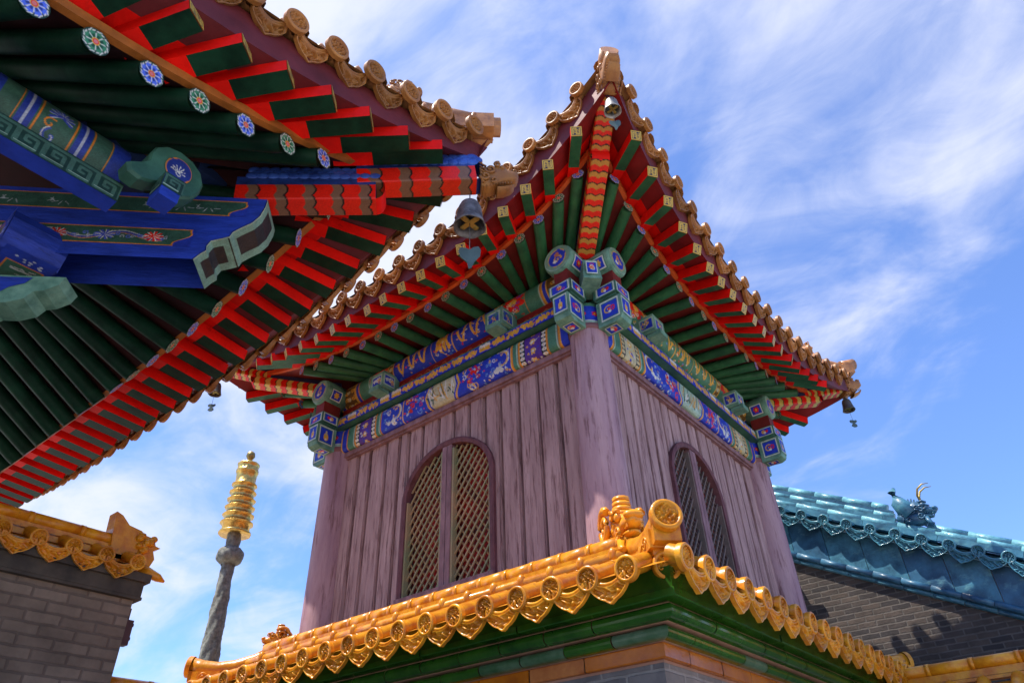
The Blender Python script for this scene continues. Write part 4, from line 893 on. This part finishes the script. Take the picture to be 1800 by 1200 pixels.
# ================================================================== FOREGROUND PAVILION (upturned eave close above the camera)
X0,Y0,HF=-.346,-3.336,2.261; S=.78; LF=6.6
Pv=thing('pavilion','nearby pavilion roof corner with ultramarine painted beams and dark green rafters, upper left','pavilion',(X0-LF/2,Y0-LF/2,GZ))
fc=[(X0,Y0-LF),(X0-LF,Y0-LF),(X0-LF,Y0),(X0,Y0)]   # side 2 = +y face, side 3 = +x face, corner 3 = the near tip
EP=Eave(fc,{
 'raf':dict(z=-.947,pw=2.4,c=[(.484,.629)]*4,o=[.5,.5,.312,.538]),
 'fly':dict(z=-.668,zs=[-.668,-.668,-.85,-.668],pw=2.4,c=[(1.005,.524)]*4,o=[.85,.85,.80,.793]),
 'tile':dict(z=-.279,zs=[-.279,-.279,-.46,-.279],pw=2.4,c=[(1.087,.429)]*4,o=[1.0,1.0,1.09,.833])},HF)
# side 2 runs +x: t = x-(X0-LF); tip at t=LF+c ; side 3 runs from the tip in -y: t = Y0-y
rp={2:([LF+.484-.304-.255*i for i in range(26)],[LF+1.005-.30-.243*i for i in range(32)]),
    3:([-.484+.366+.255*i for i in range(12)],[-1.005+.30+.262*i for i in range(14)])}
for k in (0,1): rp[k]=([.3*i for i in range(1)],[.3*i for i in range(1)])
psurf=build_roof(Pv,EP,S*1.36,.07,.27,(2,3),rp,(dgreen,ochrep),-.34,glazet,fz=.14,fs=1.16,soff=mat('shade_dark_red_soffit',(.045,.006,.005),.7,var=.5,scale=4),usoff=vred,rin=.62,fh=.72)  # interior gloom is put into the soffit's near-black red
mb=MB(); mb.box((X0-3.6,Y0-3.6,-.28),(3.0,3.0,.02)); mb.build('ceiling',MATS['shade_dark_red_soffit'],Pv)
tA=[-1.087+.20+.262*i for i in range(12)]; tB=[LF+1.087-.22-.262*i for i in range(29)]
tile_row(Pv,lambda t:EP.pt('tile',3,t),tA,None,outv(EP,3),.074,.26,glazeb,'pav',dtilt=.35,pushout=.04,dw=.80)
tile_row(Pv,lambda t:EP.pt('tile',2,t),sorted(tB),None,outv(EP,2),.074,.26,glazeb,'pav',dtilt=.35,pushout=.04,dw=.80)
nails=MB()
for t in tA:
    c=EP.pt('tile',3,t)-V3(.16,0,-.17); nails.lathe([(.03,-.09),(.034,.0),(.038,.025),(.02,.06),(.0,.10)],10,c)
nails.build('tile_nail_cap',glazeb,Pv)
bs=mat('blue_scale_paint',(.02,.06,.28),.45,scale=8,color2=(.01,.02,.09),bump=.3)
q=lambda c,z:(X0+c,Y0+c,z)
hip_beam(Pv,q(-.05,-.68),q(.55,-.61),q(.46,-.47),q(1.0,-.37),.14,.20,5,bs,(.20,.10,.06),.34)
# overlapping blue scales along the upper half of the corner beam
sm=MB(); f=V3(1,1,.08); f/=np.linalg.norm(f); r_=V3(1,-1,0)/math.sqrt(2)
for (c0_,c1_,z0_,z1_) in((.0,.58,-.44,-.38),(.48,1.02,-.26,-.18)):
    for row in range(3):
        n=int((c1_-c0_)*1.414/.062)
        for i in range(n):
            c=c0_+(i+.5*(row%2))/n*(c1_-c0_); z=z0_+(z1_-z0_)*(i/n)+.035*row-.02
            for sg in(1,-1): sm.ell(V3(*q(c,z))+r_*sg*(.068-.008*row),(.042,.012,.030),(f,r_,np.cross(r_,f)*1.0),6)
sm.build('carved_scales',mat('blue_scales',(.05,.13,.50),.45,scale=8,color2=(.015,.04,.22)),Pv)
dragon_nose(Pv,q(1.03,-.33),(1,1,.12),.17,glazeb)
kk=MB(); kk.tube([V3(*q(.44,-.68))+r_*.10,V3(*q(.5,-.80))+r_*.085],.012,6); 
pts=[]
for j in range(9):
    t=j/8*.97+.03; c=1.087-t*(HF+1.087); d=t*(HF+1.087); g_=max(0,1-d/(1.9*S*1.36)); pts.append((X0+c,Y0+c,-.279+.429*g_+.52*d+.09*d*d/(S*1.36)+.10))
ridge_stack(Pv,pts,.085,glazet,'hip_ridge',lines=2)
e=V3(*pts[0]); mb=MB(); mb.box(e+f*.0-V3(0,0,.03),(.14,.075,.075),(f,r_,(0,0,1))); mb.box(e-f*.05+V3(0,0,.06),(.12,.05,.02),(f,r_,(0,0,1))); mb.tube([e-f*.10+V3(0,0,-.02),e+f*.19+V3(0,0,-.02)],[.07,.07],12)
for k in range(4): mb.ell(e+f*(-.12+.07*k)+V3(0,0,.085),(.04,.03,.025),None,6,0,.1,k)
mb.build('hip_end_tile',glazet,Pv)
ridge_beast(Pv,V3(*pts[1])+V3(0,0,.06),(1,1,0),.24,glazet,'hip_beast',seed=4,big_curl=False)
wind_bell(q(.97,-.46),'large grey bell hanging from the nearest roof corner, beneath the brown dragon head',.25,mat('weathered_bell_iron',(.22,.205,.20),.5,scale=12,color2=(.07,.06,.06),metal=.3,bump=.3),'heart')
# ---- painted beams under the pavilion eave
FRET=(.06,.14,.10);FRD=(.012,.045,.032)
def fret_art(L,H,n):
    A=Art(L,H,330,FRD); w=L/n; l=H*.13
    for i in range(n):
        x=i*w; P_=lambda u,v:(x+u*w,v*H)
        for q_ in([P_(0,.14),P_(.74,.14),P_(.74,.66),P_(.34,.66),P_(.34,.42),P_(.52,.42)],[P_(.06,.14),P_(.06,.86),P_(1.0,.86),P_(1.0,.14)]): A.line(q_,l,FRET)
        A.line([P_(.02,.18),P_(.78,.18)],.005,PALE)
    A.a*=(.8+.3*RNG.rand(*A.a.shape[:2],1)); return A
# fret beam along y on the open side, its soffit blue
mb=MB(); mb.box((-.355,-5.2,-1.16),(.055,1.18,.062)); fb=mb.build('fret_beam',bluep,Pv)
A=fret_art(2.36,.124,19); mb=MB(); flat_art(mb,A,(-.296,-6.38,-1.222),(0,1,0),(0,0,1)); mb.build('painted_face',painto,fb)
def relief_fret(): pass
# lotus-painted beam above it
A=Art(2.3,.34,230,(.045,.12,.08)); 
NB=(.02,.045,.32)
def band(x0):
    A.rect(x0,x0+.008,0,.34,ORA); A.rect(x0+.016,x0+.08,0,.34,NB); A.rect(x0+.042,x0+.054,0,.34,(.45,.48,.6)); A.rect(x0+.088,x0+.096,0,.34,ORA)
for o_ in(0,-.62,-1.24):
    A.rect(2.21+o_,2.30+o_,0,.34,NB); A.rect(2.20+o_,2.208+o_,0,.34,ORA); band(2.02+o_); band(1.76+o_); A.rect(1.65+o_,1.658+o_,0,.34,ORA); A.rect(1.5+o_,1.65+o_,0,.34,NB)
    cx_=1.945+o_
    for j in range(9):
        a=j/9*math.pi*1.5-.5; A.line([(cx_+.0,.21),(cx_+.055*math.cos(a),.21+.07*math.sin(a))],.016,(.04,.07,.42)); A.line([(cx_+.005,.21),(cx_+.06*math.cos(a+.15),.21+.075*math.sin(a+.15))],.004,(.5,.52,.6))
    A.spiral(cx_-.035,.13,.035,ORA,.009,.9,1); A.spiral(cx_-.01,.07,.04,(.05,.1,.5),.016,.8,2); A.spiral(cx_-.01,.07,.045,WHITE,.004,.8,2)
A.a*=(.75+.35*RNG.rand(*A.a.shape[:2],1))
mb=MB(); curve_art(mb,A,lambda X,t:V3(-.40+.085*math.sin(t*math.pi),-6.33+X,-1.09+t*.32)); mb.box((-.48,-5.18,-.93),(.075,1.15,.155),None,0,(.02,.05,.04)); mb.build('lotus_beam',painto,Pv)
# end of the crossing purlin: carved green scroll head with painted oval
mb=MB(); out_=[(.0,-.16),(.07,-.155),(.13,-.11),(.165,-.04),(.17,.03),(.14,.10),(.08,.145),(.0,.16),(-.07,.14),(-.12,.09),(-.135,.03),(-.13,-.03),(-.17,-.08),(-.22,-.12),(-.20,-.17),(-.14,-.18),(-.08,-.155),(-.04,-.12),(-.02,-.15)]
V=[];k=len(out_); cc=V3(-.16,-3.86,-.945)
for x in(-.10,-.015,.0):
    sc2=1.0 if x<0 else .93
    for y,z in out_: V.append(cc+V3(x,y*sc2,z*sc2))
mb.add(V,[tuple(range(2*k,3*k))]+[(j*k+i,j*k+(i+1)%k,(j+1)*k+(i+1)%k,(j+1)*k+i) for j in range(2) for i in range(k)]); sh=mb.build('scroll_head',tealn,Pv)
A=Art(.2,.2,260,(.045,.13,.09)); A.disc(.1,.1,.098,ORA); A.disc(.1,.1,.09,(.02,.04,.25)); 
for j in range(7): A.line([(.1,.08),(.1+.055*math.cos(j*.5),.085+.05*math.sin(j*.5))],.006,WHITE)
A.spiral(.11,.07,.03,WHITE,.005,1,1)
pm=MB(); pm.grid([[cc+V3(.003,.02+.075*r*math.cos(a),.015+.085*r*math.sin(a)) for a in np.linspace(0,2*math.pi,41)] for r in np.linspace(0,1,14)],0,[[A.a[int(np.clip((.5+.49*r*math.cos(a))*(A.nx-1),0,A.nx-1)),int(np.clip((.5+.49*r*math.sin(a))*(A.ny-1),0,A.ny-1))] for a in np.linspace(0,2*math.pi,41)] for r in np.linspace(0,1,14)],False); pm.build('painted_oval',painto,sh)
# stub of the fret plate beyond the crossing
mb=MB(); mb.box((-.14,-3.865,-1.15),(.06,.05,.075)); st=mb.build('plate_stub',bluep,Pv); A=fret_art(.12,.10,1); mb=MB(); flat_art(mb,A,(-.20,-3.918,-1.165),(1,0,0),(0,0,1)); flat_art(mb,A,(-.077,-3.915,-1.165),(0,.9,0),(0,0,1)); mb.build('painted_face',painto,st)
# diagonal beam with lobed end
cB=V3(X0,Y0,0); dg=V3(1,1,0)/math.sqrt(2); rt=V3(1,-1,0)/math.sqrt(2)
w2=.125; sx=lambda px,y_,z:cB+dg*(px-.09)+rt*y_+V3(0,0,z+.11)
# profile along the beam in (distance along diagonal, height)
endp=[(.235,-.84),(.232,-.90),(.215,-.98),(.18,-1.04),(.12,-1.09),(.085,-1.125),(.075,-1.16),(.03,-1.18),(-.02,-1.20),(-.035,-1.24),(-.03,-1.275),(-.055,-1.30),(-.085,-1.345)]
outl=[(-1.7,-.84)]+endp+[(-1.7,-1.345)]
V=[sx(x,sg*w2,z) for sg in(1,-1) for x,z in outl]; k=len(outl); mb=MB()
mb.add(V,[tuple(range(k)),tuple(range(k,2*k))[::-1],(0,k-1,2*k-1,k),(0,k,k+1,1)]); db=mb.build('diagonal_beam',bluep,Pv)
ed=MB(); rows=[[sx(x+.004,y,z-.002) for y in np.linspace(w2,-w2,11)] for x,z in endp]
# finer strip with painted border
d_=np.r_[0,np.cumsum([math.hypot(endp[i+1][0]-endp[i][0],endp[i+1][1]-endp[i][1]) for i in range(len(endp)-1)])]; LL=d_[-1]
A=Art(LL,2*w2,260,(.22,.38,.28)); sp_=d_[6]
for x0,x1 in((0.0,sp_-.01),(sp_+.005,LL)): 
    A.rect(x0+.04,x1-.035,.055,2*w2-.055,(.035,.03,.03)); A.rect(x0,x0+.006,0,1,BLACK)
A.rect(0,LL,0,.008,(.4,.5,.4)); A.a*=(.7+.45*RNG.rand(*A.a.shape[:2],1))
curve_art(ed,A,lambda X,t:sx(np.interp(X,d_,[p[0] for p in endp])+.006,w2*1.02*(1-2*t),np.interp(X,d_,[p[1] for p in endp])-.003)); ed.build('lobed_end',painto,db)
def vine(A,x0,x1,y,s_):
    n=60; X=np.linspace(x0,x1,n); Y=y+s_*.55*np.sin((X-x0)/(s_*4.2)*math.pi); A.line(np.c_[X,Y],s_*.38,(.03,.05,.28)); A.line(np.c_[X,Y+s_*.2],.006,(.5,.5,.5)); A.line(np.c_[X,Y-s_*.2],.005,(.6,.25,.1))
    for xx in np.arange(x0,x1,.06): A.spiral(xx,y+s_*.25*math.sin(xx*40),s_*.35,(.10,.14,.5),.006,1.1,xx*9); A.spiral(xx+.02,y-s_*.2,s_*.3,(.45,.45,.5),.004,1.0,xx*7)
# side face panels: leaf scroll above, lotus scroll below
for (x0,x1,z0,z1,lot) in((-1.35,.14,-1.0,-.875,False),(-1.35,-.12,-1.255,-1.125,True)):
    L=x1-x0; H=z1-z0; A=Art(L,H,260,(.035,.10,.07)); e=.006
    A.rect(0,L,0,.006,ORA); A.rect(0,L,H-.006,H,ORA); cut=(A.X>L-.10+ (.0 if lot else .0)+ A.Y*.8-.02*np.sin(A.Y*60)); A.put(cut,ORA); A.put(A.X>L-.09+A.Y*.8-.02*np.sin(A.Y*60),(.02,.045,.38))
    if lot:
        vine(A,.35,L-.16,H*.5,H*.36)
        for cx_,c in((.20,REDC),(.50,REDC),(.76,(.06,.09,.5)),(1.02,REDC)):
            for j in range(9):
                a=j*.7; A.line([(cx_,H*.5),(cx_+.048*math.cos(a),H*.5+.034*math.sin(a))],.012,c); A.line([(cx_,H*.5),(cx_+.052*math.cos(a+.25),H*.5+.038*math.sin(a+.25))],.003,WHITE)
    else:
        for cx_ in(.15,.42,.95,1.1,1.25):
            for j in range(6):
                a=j*1.0+cx_; A.line([(cx_+.02*j-.05,H*.45),(cx_+.02*j-.05+.035*math.cos(a),H*.45+.03*math.sin(a))],.004,(.45,.48,.5))
    A.a*=(.8+.3*RNG.rand(*A.a.shape[:2],1)); mb=MB(); flat_art(mb,A,sx(x0,w2+.003,z0),dg,(0,0,1)); mb.build('painted_panel',painto,db)
# architrave end, carved bracket and inner beams near the corner column
mb=MB(); mb.tube([(-.78,-6.5,0),(-.78,-6.4,0)],.01,4)
co=MB(); co.lathe([(.17,GZ),(.165,-3),(.15,-1.50)],28,(-1.25,-4.55,0)); co.build('column',mat('old_red_column',(.25,.03,.02),.5),Pv)
mb=MB(); out_=[(-1.0,-1.10),(-.60,-1.10),(-.545,-1.13),(-.52,-1.19),(-.53,-1.27),(-.57,-1.36),(-1.0,-1.36)]
V=[V3(x-.36,y,z+.04) for y in(-4.30,-4.0) for x,z in out_]; k=len(out_); mb.add(V,[tuple(range(k)),tuple(range(k,2*k))[::-1]]+[(i,(i+1)%k,(i+1)%k+k,i+k) for i in range(k)]); ae=mb.build('architrave_end',bluep,Pv)
A=Art(.40,.26,230,(.02,.05,.40)); A.rect(.0,.28,.03,.22,ORA); A.rect(.0,.272,.038,.212,(.05,.15,.10)); rg=np.random.RandomState(8)
for j in range(16): x=.1+.14*rg.rand(); A.line([(x,.08+.1*rg.rand()),(x+.01,.03+.1*rg.rand())],.008,(.55,.58,.55))
for j in range(10): A.disc(.30+.05*rg.rand(),.05+.15*rg.rand(),.008,(.5,.55,.65))
mb=MB(); flat_art(mb,A,(-1.295,-4.303,-1.325),(1,0,0),(0,0,1)); flat_art(mb,A,(-1.26,-4.01,-1.324),(.95,0,0),(0,-1,0)); mb.build('painted_panel',painto,ae)
# carved green bracket under the diagonal beam
mb=MB(); out_=[(-.34,-1.345),(-.36,-1.40),(-.42,-1.44),(-.47,-1.45),(-.50,-1.50),(-.58,-1.53),(-.66,-1.53),(-.72,-1.57),(-.95,-1.58),(-1.2,-1.56),(-1.2,-1.345)]
V=[sx(x-.37,y,z-.15) for y in(.10,-.06) for x,z in out_]; k=len(out_); mb.add(V,[tuple(range(k)),tuple(range(k,2*k))[::-1]]+[(i,(i+1)%k,(i+1)%k+k,i+k) for i in range(k)]); br=mb.build('carved_bracket',teal,Pv)
mb=MB(); out_=[(-.50,-1.36),(-.53,-1.40),(-.60,-1.43),(-.64,-1.47),(-.74,-1.49),(-1.1,-1.49),(-1.1,-1.36)]
V=[sx(x-.37,.104,z-.15) for x,z in out_]; mb.add(V,[tuple(range(len(V)))]); mb.build('blue_field',bluep,br)
# inner beam running along the far side of the pavilion
mb=MB(); mb.box((X0-2.45,-3.50,-.16),(2.2,.10,.20)); ib=mb.build('inner_beam',mat('dark_indigo_beam',(.02,.04,.12),.5,scale=5),Pv)
A=Art(4.2,.16,120,(.03,.06,.2)); rg=np.random.RandomState(3); A.speckle(0,4.2,0,.16,150,[REDC,GREEN,PALE,(.3,.2,.05),(.05,.1,.5)],.03,rg); A.rect(0,4.2,0,.03,(.25,.25,.08)); A.a*=.7
mb=MB(); flat_art(mb,A,(X0-4.5,-3.58,-.364),(1,0,0),(0,1,0)); mb.build('painted_soffit',painto,ib)
mb=MB(); mb.box((X0-.46,-5.4,-.50),(.08,1.6,.12)); mb.build('inner_plate',MATS['dark_indigo_beam'],Pv)
mb=MB(); mb.box((X0-2.9,-3.98,-.45),(2.3,.05,.10)); mb.build('inner_plate',MATS['dark_indigo_beam'],Pv)
# ================================================================== GARDEN WALL (left), runs along y, faces +x
xw=-3.6; Wl=thing('garden_wall','brown brick wall topped with orange tiles and a horned ridge ornament at its end, lower left','wall',(xw-.2,-4.2,GZ))
mb=MB(); y0,y1=-7.5,-1.93
mb.box((xw-.30,(y0+y1)/2,(GZ-2.05)/2),(.25,(y1-y0)/2,(-2.05-GZ)/2)); mb.build('brick_face',brickl,Wl)
mb=MB(); mb.box((xw-.28,(y0+y1)/2+.01,-1.985),(.29,(y1-y0)/2+.02,.065)); mb.box((xw-.27,(y0+y1)/2+.02,-1.90),(.32,(y1-y0)/2+.04,.035)); mb.box((xw-.28,(y0+y1)/2+.01,-2.062),(.285,(y1-y0)/2+.035,.012)); mb.build('plain_course',mat('sooty_plaster',(.10,.08,.06),.9,scale=5,color2=(.05,.042,.035)),Wl)
mb=MB(); 
for i in range(9): mb.box((xw-.06,y0+.7*i+.35,-2.09),(.012,.006,.012))
TW=Eave([(0,0)]*4,{})
tsl=[-2.04-.268*i for i in range(18)]
fnw=lambda t:V3(xw+.09,t,-1.80)
tile_row(Wl,fnw,tsl,None,lambda t:V3(1,0,0),.068,.268,glaze,'wal',dtilt=.15)
mb=MB()
for t in tsl: mb.tube([V3(xw+.09,t,-1.80),V3(xw-.26,t,-1.66)],.056,10,cap=False)
mb.grid([[V3(xw+.08,y0,-1.83),V3(xw-.28,y0,-1.69),V3(xw-.64,y0,-1.83)],[V3(xw+.08,y1,-1.83),V3(xw-.28,y1,-1.69),V3(xw-.64,y1,-1.83)]],0,None,False)
mb.build('cover_tile_rows',glaze,Wl)
ridge_stack(Wl,[(xw-.22,y0,-1.56),(xw-.22,y1-.10,-1.56)],.05,glaze,'ridge',lines=0,segs=.4)
mb=MB(); 
for dz,w,h in((-.06,.035,.012),(-.09,.055,.012),(-.125,.05,.012),(-.15,.07,.02)): mb.box((xw-.22,(y0+y1)/2-.05,-1.56+dz),(w,(y1-y0)/2-.05,h))
mb.build('ridge_course',glaze,Wl)
# ridge-end ornament: flame shaped slab with a dragon mask
mb=MB(); out_=[(-.22,-.16),(-.25,.02),(-.26,.17),(-.20,.15),(-.12,.08),(.0,.06),(.05,.03),(.13,.02),(.16,-.04),(.21,-.05),(.15,-.09),(.18,-.16),(.13,-.30),(.18,-.34),(.0,-.36),(-.2,-.3)]
V=[V3(xw-.22+dx_,y1-.05+y,-1.50+z) for dx_ in(.07,-.07) for y,z in out_]; k=len(out_); mb.add(V,[tuple(range(k)),tuple(range(k,2*k))[::-1]]+[(i,(i+1)%k,(i+1)%k+k,i+k) for i in range(k)])
for j in range(12): 
    r=random.Random(j); mb.ell(V3(xw-.14,y1-.05+r.uniform(-.02,.13),-1.50+r.uniform(-.2,.02)),(.035,.035,.03),None,6,0,.15,j)
mb.build('ridge_end_ornament',glaze,Wl)
mb=MB(); mb.tube([V3(xw-.05,y1-.02,-1.80),V3(xw+.0,y1+.14,-1.86),V3(xw,y1+.2,-1.88)],[.05,.035,.01],8); mb.build('end_spur_tile',glaze,Wl)
mb=MB(); mb.box((xw-.12,y1+.035,-2.32),(.04,.035,.10)); mb.box((xw-.12,y1+.07,-2.25),(.01,.02,.012)); mb.box((xw-.12,y1+.07,-2.36),(.01,.02,.012)); mb.tube([V3(xw-.12,y1+.03,-2.22),V3(xw-.12,y1+.03,-2.12)],.01,6); mb.build('wall_fitting',mat('rusty_iron',(.10,.05,.05),.7),Wl)
# low coping wall between the garden wall and the gatehouse
Lw=thing('low_wall','low wall capped with a plain orange tile roll, beside the garden wall at the bottom edge','wall',(xw-.3,-.9,GZ))
mb=MB(); mb.box((xw-.3,-.85,(GZ-2.78)/2),(.12,1.0,(-2.78-GZ)/2)); mb.build('brick_body',brickl,Lw)
ridge_stack(Lw,[(xw-.3,-1.9,-2.68),(xw-.3,.2,-2.68)],.06,glaze,'coping_roll',lines=0,segs=.4); mb=MB(); mb.box((xw-.3,-.85,-2.76),(.16,1.05,.03)); mb.build('coping_course',glaze,Lw)
# ================================================================== RIGHT LOW WALL with orange coping
Rw=thing('courtyard_wall','courtyard wall with orange tile coping running off the lower right edge','wall',(3.2,3.6,GZ))
yr=3.3
mb=MB(); mb.box((3.7,yr+.2,(GZ-3.05)/2),(2.9,.15,(-3.05-GZ)/2)); mb.build('brick_body',bricks_,Rw)
ridge_stack(Rw,[(.9,yr,-2.66),(6.5,yr,-2.66)],.055,glaze,'coping_ridge',lines=0,segs=.36)
mb=MB(); mb.box((3.7,yr,-2.74),(2.8,.03,.03)); mb.box((3.7,yr,-2.79),(2.8,.05,.014)); mb.build('ridge_course',MATS['orange_glaze'],Rw)
tsr=[1.15+.27*i for i in range(18)]
tile_row(Rw,lambda t:V3(t,yr-.38,-2.98),tsr,None,lambda t:V3(0,-1,0),.07,.27,glaze,'rwl',dtilt=.1)
mb=MB()
for t in tsr: mb.tube([V3(t,yr-.38,-2.98),V3(t,yr-.03,-2.82)],.058,10,cap=False)
mb.grid([[V3(.95,yr-.38,-3.0),V3(.95,yr,-2.83)],[V3(6.4,yr-.38,-3.0),V3(6.4,yr,-2.83)]],0,None,False); mb.build('cover_tile_rows',glaze,Rw)
# ================================================================== BLUE-TILED HALL (gable end behind the tower)
yb=6.0; Hb=thing('blue_tiled_hall','grey brick hall gable with turquoise blue glazed verge tiles, right of the tower','building',(-1,yb+3,GZ))
# verge line in (x,z): slightly sagging curve
def vz(x,off): return .22-.525*(x+.5)-.0*(x+.5)**2+off
xa,xe=-6.5,3.6; xr=-3.2   # ridge of the hall at xr
def roofz(x,off): 
    return vz(x,off) if x>xr else vz(2*xr-x,off)
xs_=[xa+(xe-xa)*i/80 for i in range(81)]
mb=MB(); P=[[V3(x,yb,roofz(x,-.76)) ,V3(x,yb,GZ)] for x in xs_]; mb.grid(P,0,None,False); 
P=[[V3(x,yb+6,roofz(x,-.76)) ,V3(x,yb+6,GZ)] for x in xs_]; mb.grid(P,0,None,False,flip=True)
mb.add([(xe,yb,GZ),(xe,yb+6,GZ),(xe,yb+6,roofz(xe,-.66)),(xe,yb,roofz(xe,-.66))],[(0,1,2,3)],1); mb.build('gable_wall',[brickg,bricky],Hb)
# roof slopes behind
mb=MB(); mb.grid([[V3(x,yb-.15,roofz(x,.02)),V3(x,yb+6.1,roofz(x,.02))] for x in xs_],0,None,False)
for t in np.arange(yb+.3,yb+6,.3): mb.tube([V3(x,t,roofz(x,.05)) for x in xs_[::8]],.06,8,cap=False)
mb.build('roof_tile_field',bglaze,Hb)
# bargeboard of big glazed slabs with joints
mb=MB(); mj=MB(); sl=.46
x=xr
n=0
while x<xe:
    x1=min(x+sl,xe); j=random.uniform(-.004,.004); V=[V3(x+.004,yb-.06+j,vz(x,-.10)),V3(x1-.004,yb-.06+j,vz(x1,-.10)),V3(x1-.004,yb-.06+j,vz(x1,-.60)),V3(x+.004,yb-.06+j,vz(x,-.60))]
    Vb=[v+V3(0,.06,0) for v in V]; mb.add(V+Vb,[(3,2,1,0),(4,5,6,7),(0,1,5,4),(2,3,7,6),(1,2,6,5),(3,0,4,7)],[0,1,0,0,2][n%5] and 1); x=x1; n+=1
mb.build('bargeboard',[bglaze,dblue],Hb)
for nm,off,r,yy,mt in(('verge_moulding',-.645,.045,-.06,dblue),('verge_course',-.72,.035,-.02,bglaze)):
    mb=MB(); x=xr
    while x<xe:
        x1=min(x+.31,xe); mb.tube([V3(x+.003,yb+yy,vz(x,off)),V3(x1-.003,yb+yy,vz(x1,off))],r*random.uniform(.96,1.04),10); x=x1
    mb.build(nm,mt,Hb)
mb=MB(); mb.grid([[V3(x,yb-.02,vz(x,-.10)),V3(x,yb-.02,vz(x,-.75))] for x in xs_ if x>xr],0,None,False); mb.build('mortar_backing',joint,Hb)
tsb=[-.44+.2835*i for i in range(-9,14)]
tile_row(Hb,lambda t:V3(t,yb-.20,vz(t,0)),tsb,None,lambda t:V3(0,-1,0),.078,.28,mat('blue_tile_ends',(.08,.26,.33),.3,scale=8,color2=(.03,.11,.16),bump=.4,coat=.5),'blu',dtilt=.05)
mb=MB()
for t in tsb: mb.tube([V3(t,yb-.20,vz(t,0)),V3(t,yb+.10,vz(t,.06))],.064,10,cap=False)
mb.grid([[V3(x,yb-.19,vz(x,-.03)),V3(x,yb+.12,vz(x,.05))] for x in xs_ if x>xr],0,None,False); mb.build('verge_cover_tiles',bglaze,Hb)
# descending ridge: stacked courses, taller above the beast
def course(x0,x1,off,r,y,mt,nm,sg=.36,sq=False):
    mb=MB(); x=x0
    while x<x1-.01:
        b_=min(x+sg,x1); mb.tube([V3(x+.003,y,vz(x,off)),V3(b_-.003,y,vz(b_,off))],r*random.uniform(.97,1.03),4 if sq else 12,smooth=not sq); x=b_
    return mb.build(nm,mt,Hb)
lb=mat('light_turquoise_glaze',(.18,.44,.50),.35,scale=6,color2=(.05,.17,.24),bump=.5,coat=.25,streak=((.05,.13,.2),(2,6,6),.6,.75))
course(xr,.95,.46,.055,yb+.12,lb,'ridge_roll'); course(xr,1.0,.39,.045,yb+.10,dblue,'ridge_course',.5,True); course(xr,1.0,.33,.05,yb+.09,lb,'ridge_course'); course(xr,1.0,.27,.05,yb+.08,bglaze,'ridge_course',.45,True)
course(xr,xe,.20,.055,yb+.08,lb,'ridge_course',.42); course(xr,xe,.13,.06,yb+.07,bglaze,'ridge_course',.42,True)
course(1.35,xe,.27,.055,yb+.1,lb,'ridge_roll',.42); 
ridge_beast(Hb,V3(1.20,yb+.10,vz(1.20,.28)),(1,0,-.28),.38,dblue,'ridge_beast',True,brass,seed=2,big_curl=False)
mb=MB(); mb.tube([V3(1.22,yb+.1,vz(1.22,.40)),V3(1.10,yb+.1,vz(1.1,.58)),V3(1.07,yb+.1,vz(1.07,.72)),V3(1.12,yb+.1,vz(1.12,.80))],[.15,.10,.055,.02],8); mb.build('beast_tail',bglaze,Hb)
mb=MB(); mb.box((-.72,yb-.25,-.50),(.10,.10,.05)); mb.tube([V3(-.8,yb-.3,-.46),V3(-.45,yb-.28,-.52)],[.05,.03],8); mb.build('sunlit_roof_corner',sunlit_w,Hb)  # white stands in for sunlight on a piece of the roof corner
# ================================================================== GILDED PILLAR
px_,py_=-7.45,1.0; GP=thing('gilded_pillar','tall carved grey stone pillar capped with a tiered golden canopy cylinder, seen against the sky','pillar',(px_,py_,GZ))
sh=lambda th,z:1+.04*math.sin(2*th+9*z)+.06*math.sin(5*th-15*z)+.06*math.sin(9*th+31*z)*math.sin(17*z)
mb=MB(); zz=np.linspace(GZ,.02,150); mb.lathe([(.088+.045*min(1,max(0,-z/1.4)) if z>-2.2 else .2,z) for z in zz],40,(px_,py_,0),fn=sh); mb.build('shaft',stone,GP)
mb=MB(); mb.lathe([(.11,-.14)]+[(.10+.10*math.sin(t),-.02-.13*math.cos(t)+.03) for t in np.linspace(.1,3.0,14)]+[(.09,.14)],40,(px_,py_,0),fn=lambda th,z:1+.05*math.sin(7*th)*math.sin(22*z)+.03*math.sin(11*th+20*z)); mb.build('carved_knob',stone,GP)
mb=MB(); mb.lathe([(.095,.12),(.11,.25),(.10,.42)],30,(px_,py_,0),fn=sh); mb.build('upper_shaft',stone,GP)
mb=MB(); zt0=.36; pr=[(.0,zt0+.02),(.245,zt0-.01),(.25,zt0+.02),(.20,zt0+.05)]
for j in range(6):
    z=zt0+.06+.132*j; r=.215-.009*j; pr+=[(r,z),(r*.98,z+.095),(r*1.19,z+.104),(r*1.20,z+.114),(r*1.0,z+.132)]
pr+=[(.160,1.22),(.165,1.40),(.178,1.41),(.178,1.46),(.165,1.47),(.168,1.54),(.178,1.55),(.172,1.58),(.07,1.60),(.045,1.61)]
mb.lathe(pr,40,(px_,py_,0),fn=lambda th,z:1+.014*math.sin(9*th+40*z)+(.03*math.sin(16*th) if z>1.4 else 0)); mb.build('golden_canopy',gold,GP)
mb=MB(); mb.lathe([(.05,1.60),(.03,1.63),(.028,1.66),(.045,1.675),(.075,1.73),(.065,1.79),(.03,1.82),(0,1.83)],20,(px_,py_,0)); mb.build('finial',mat('tarnished_gold',(.35,.25,.08),.4,metal=.7,scale=10),GP)
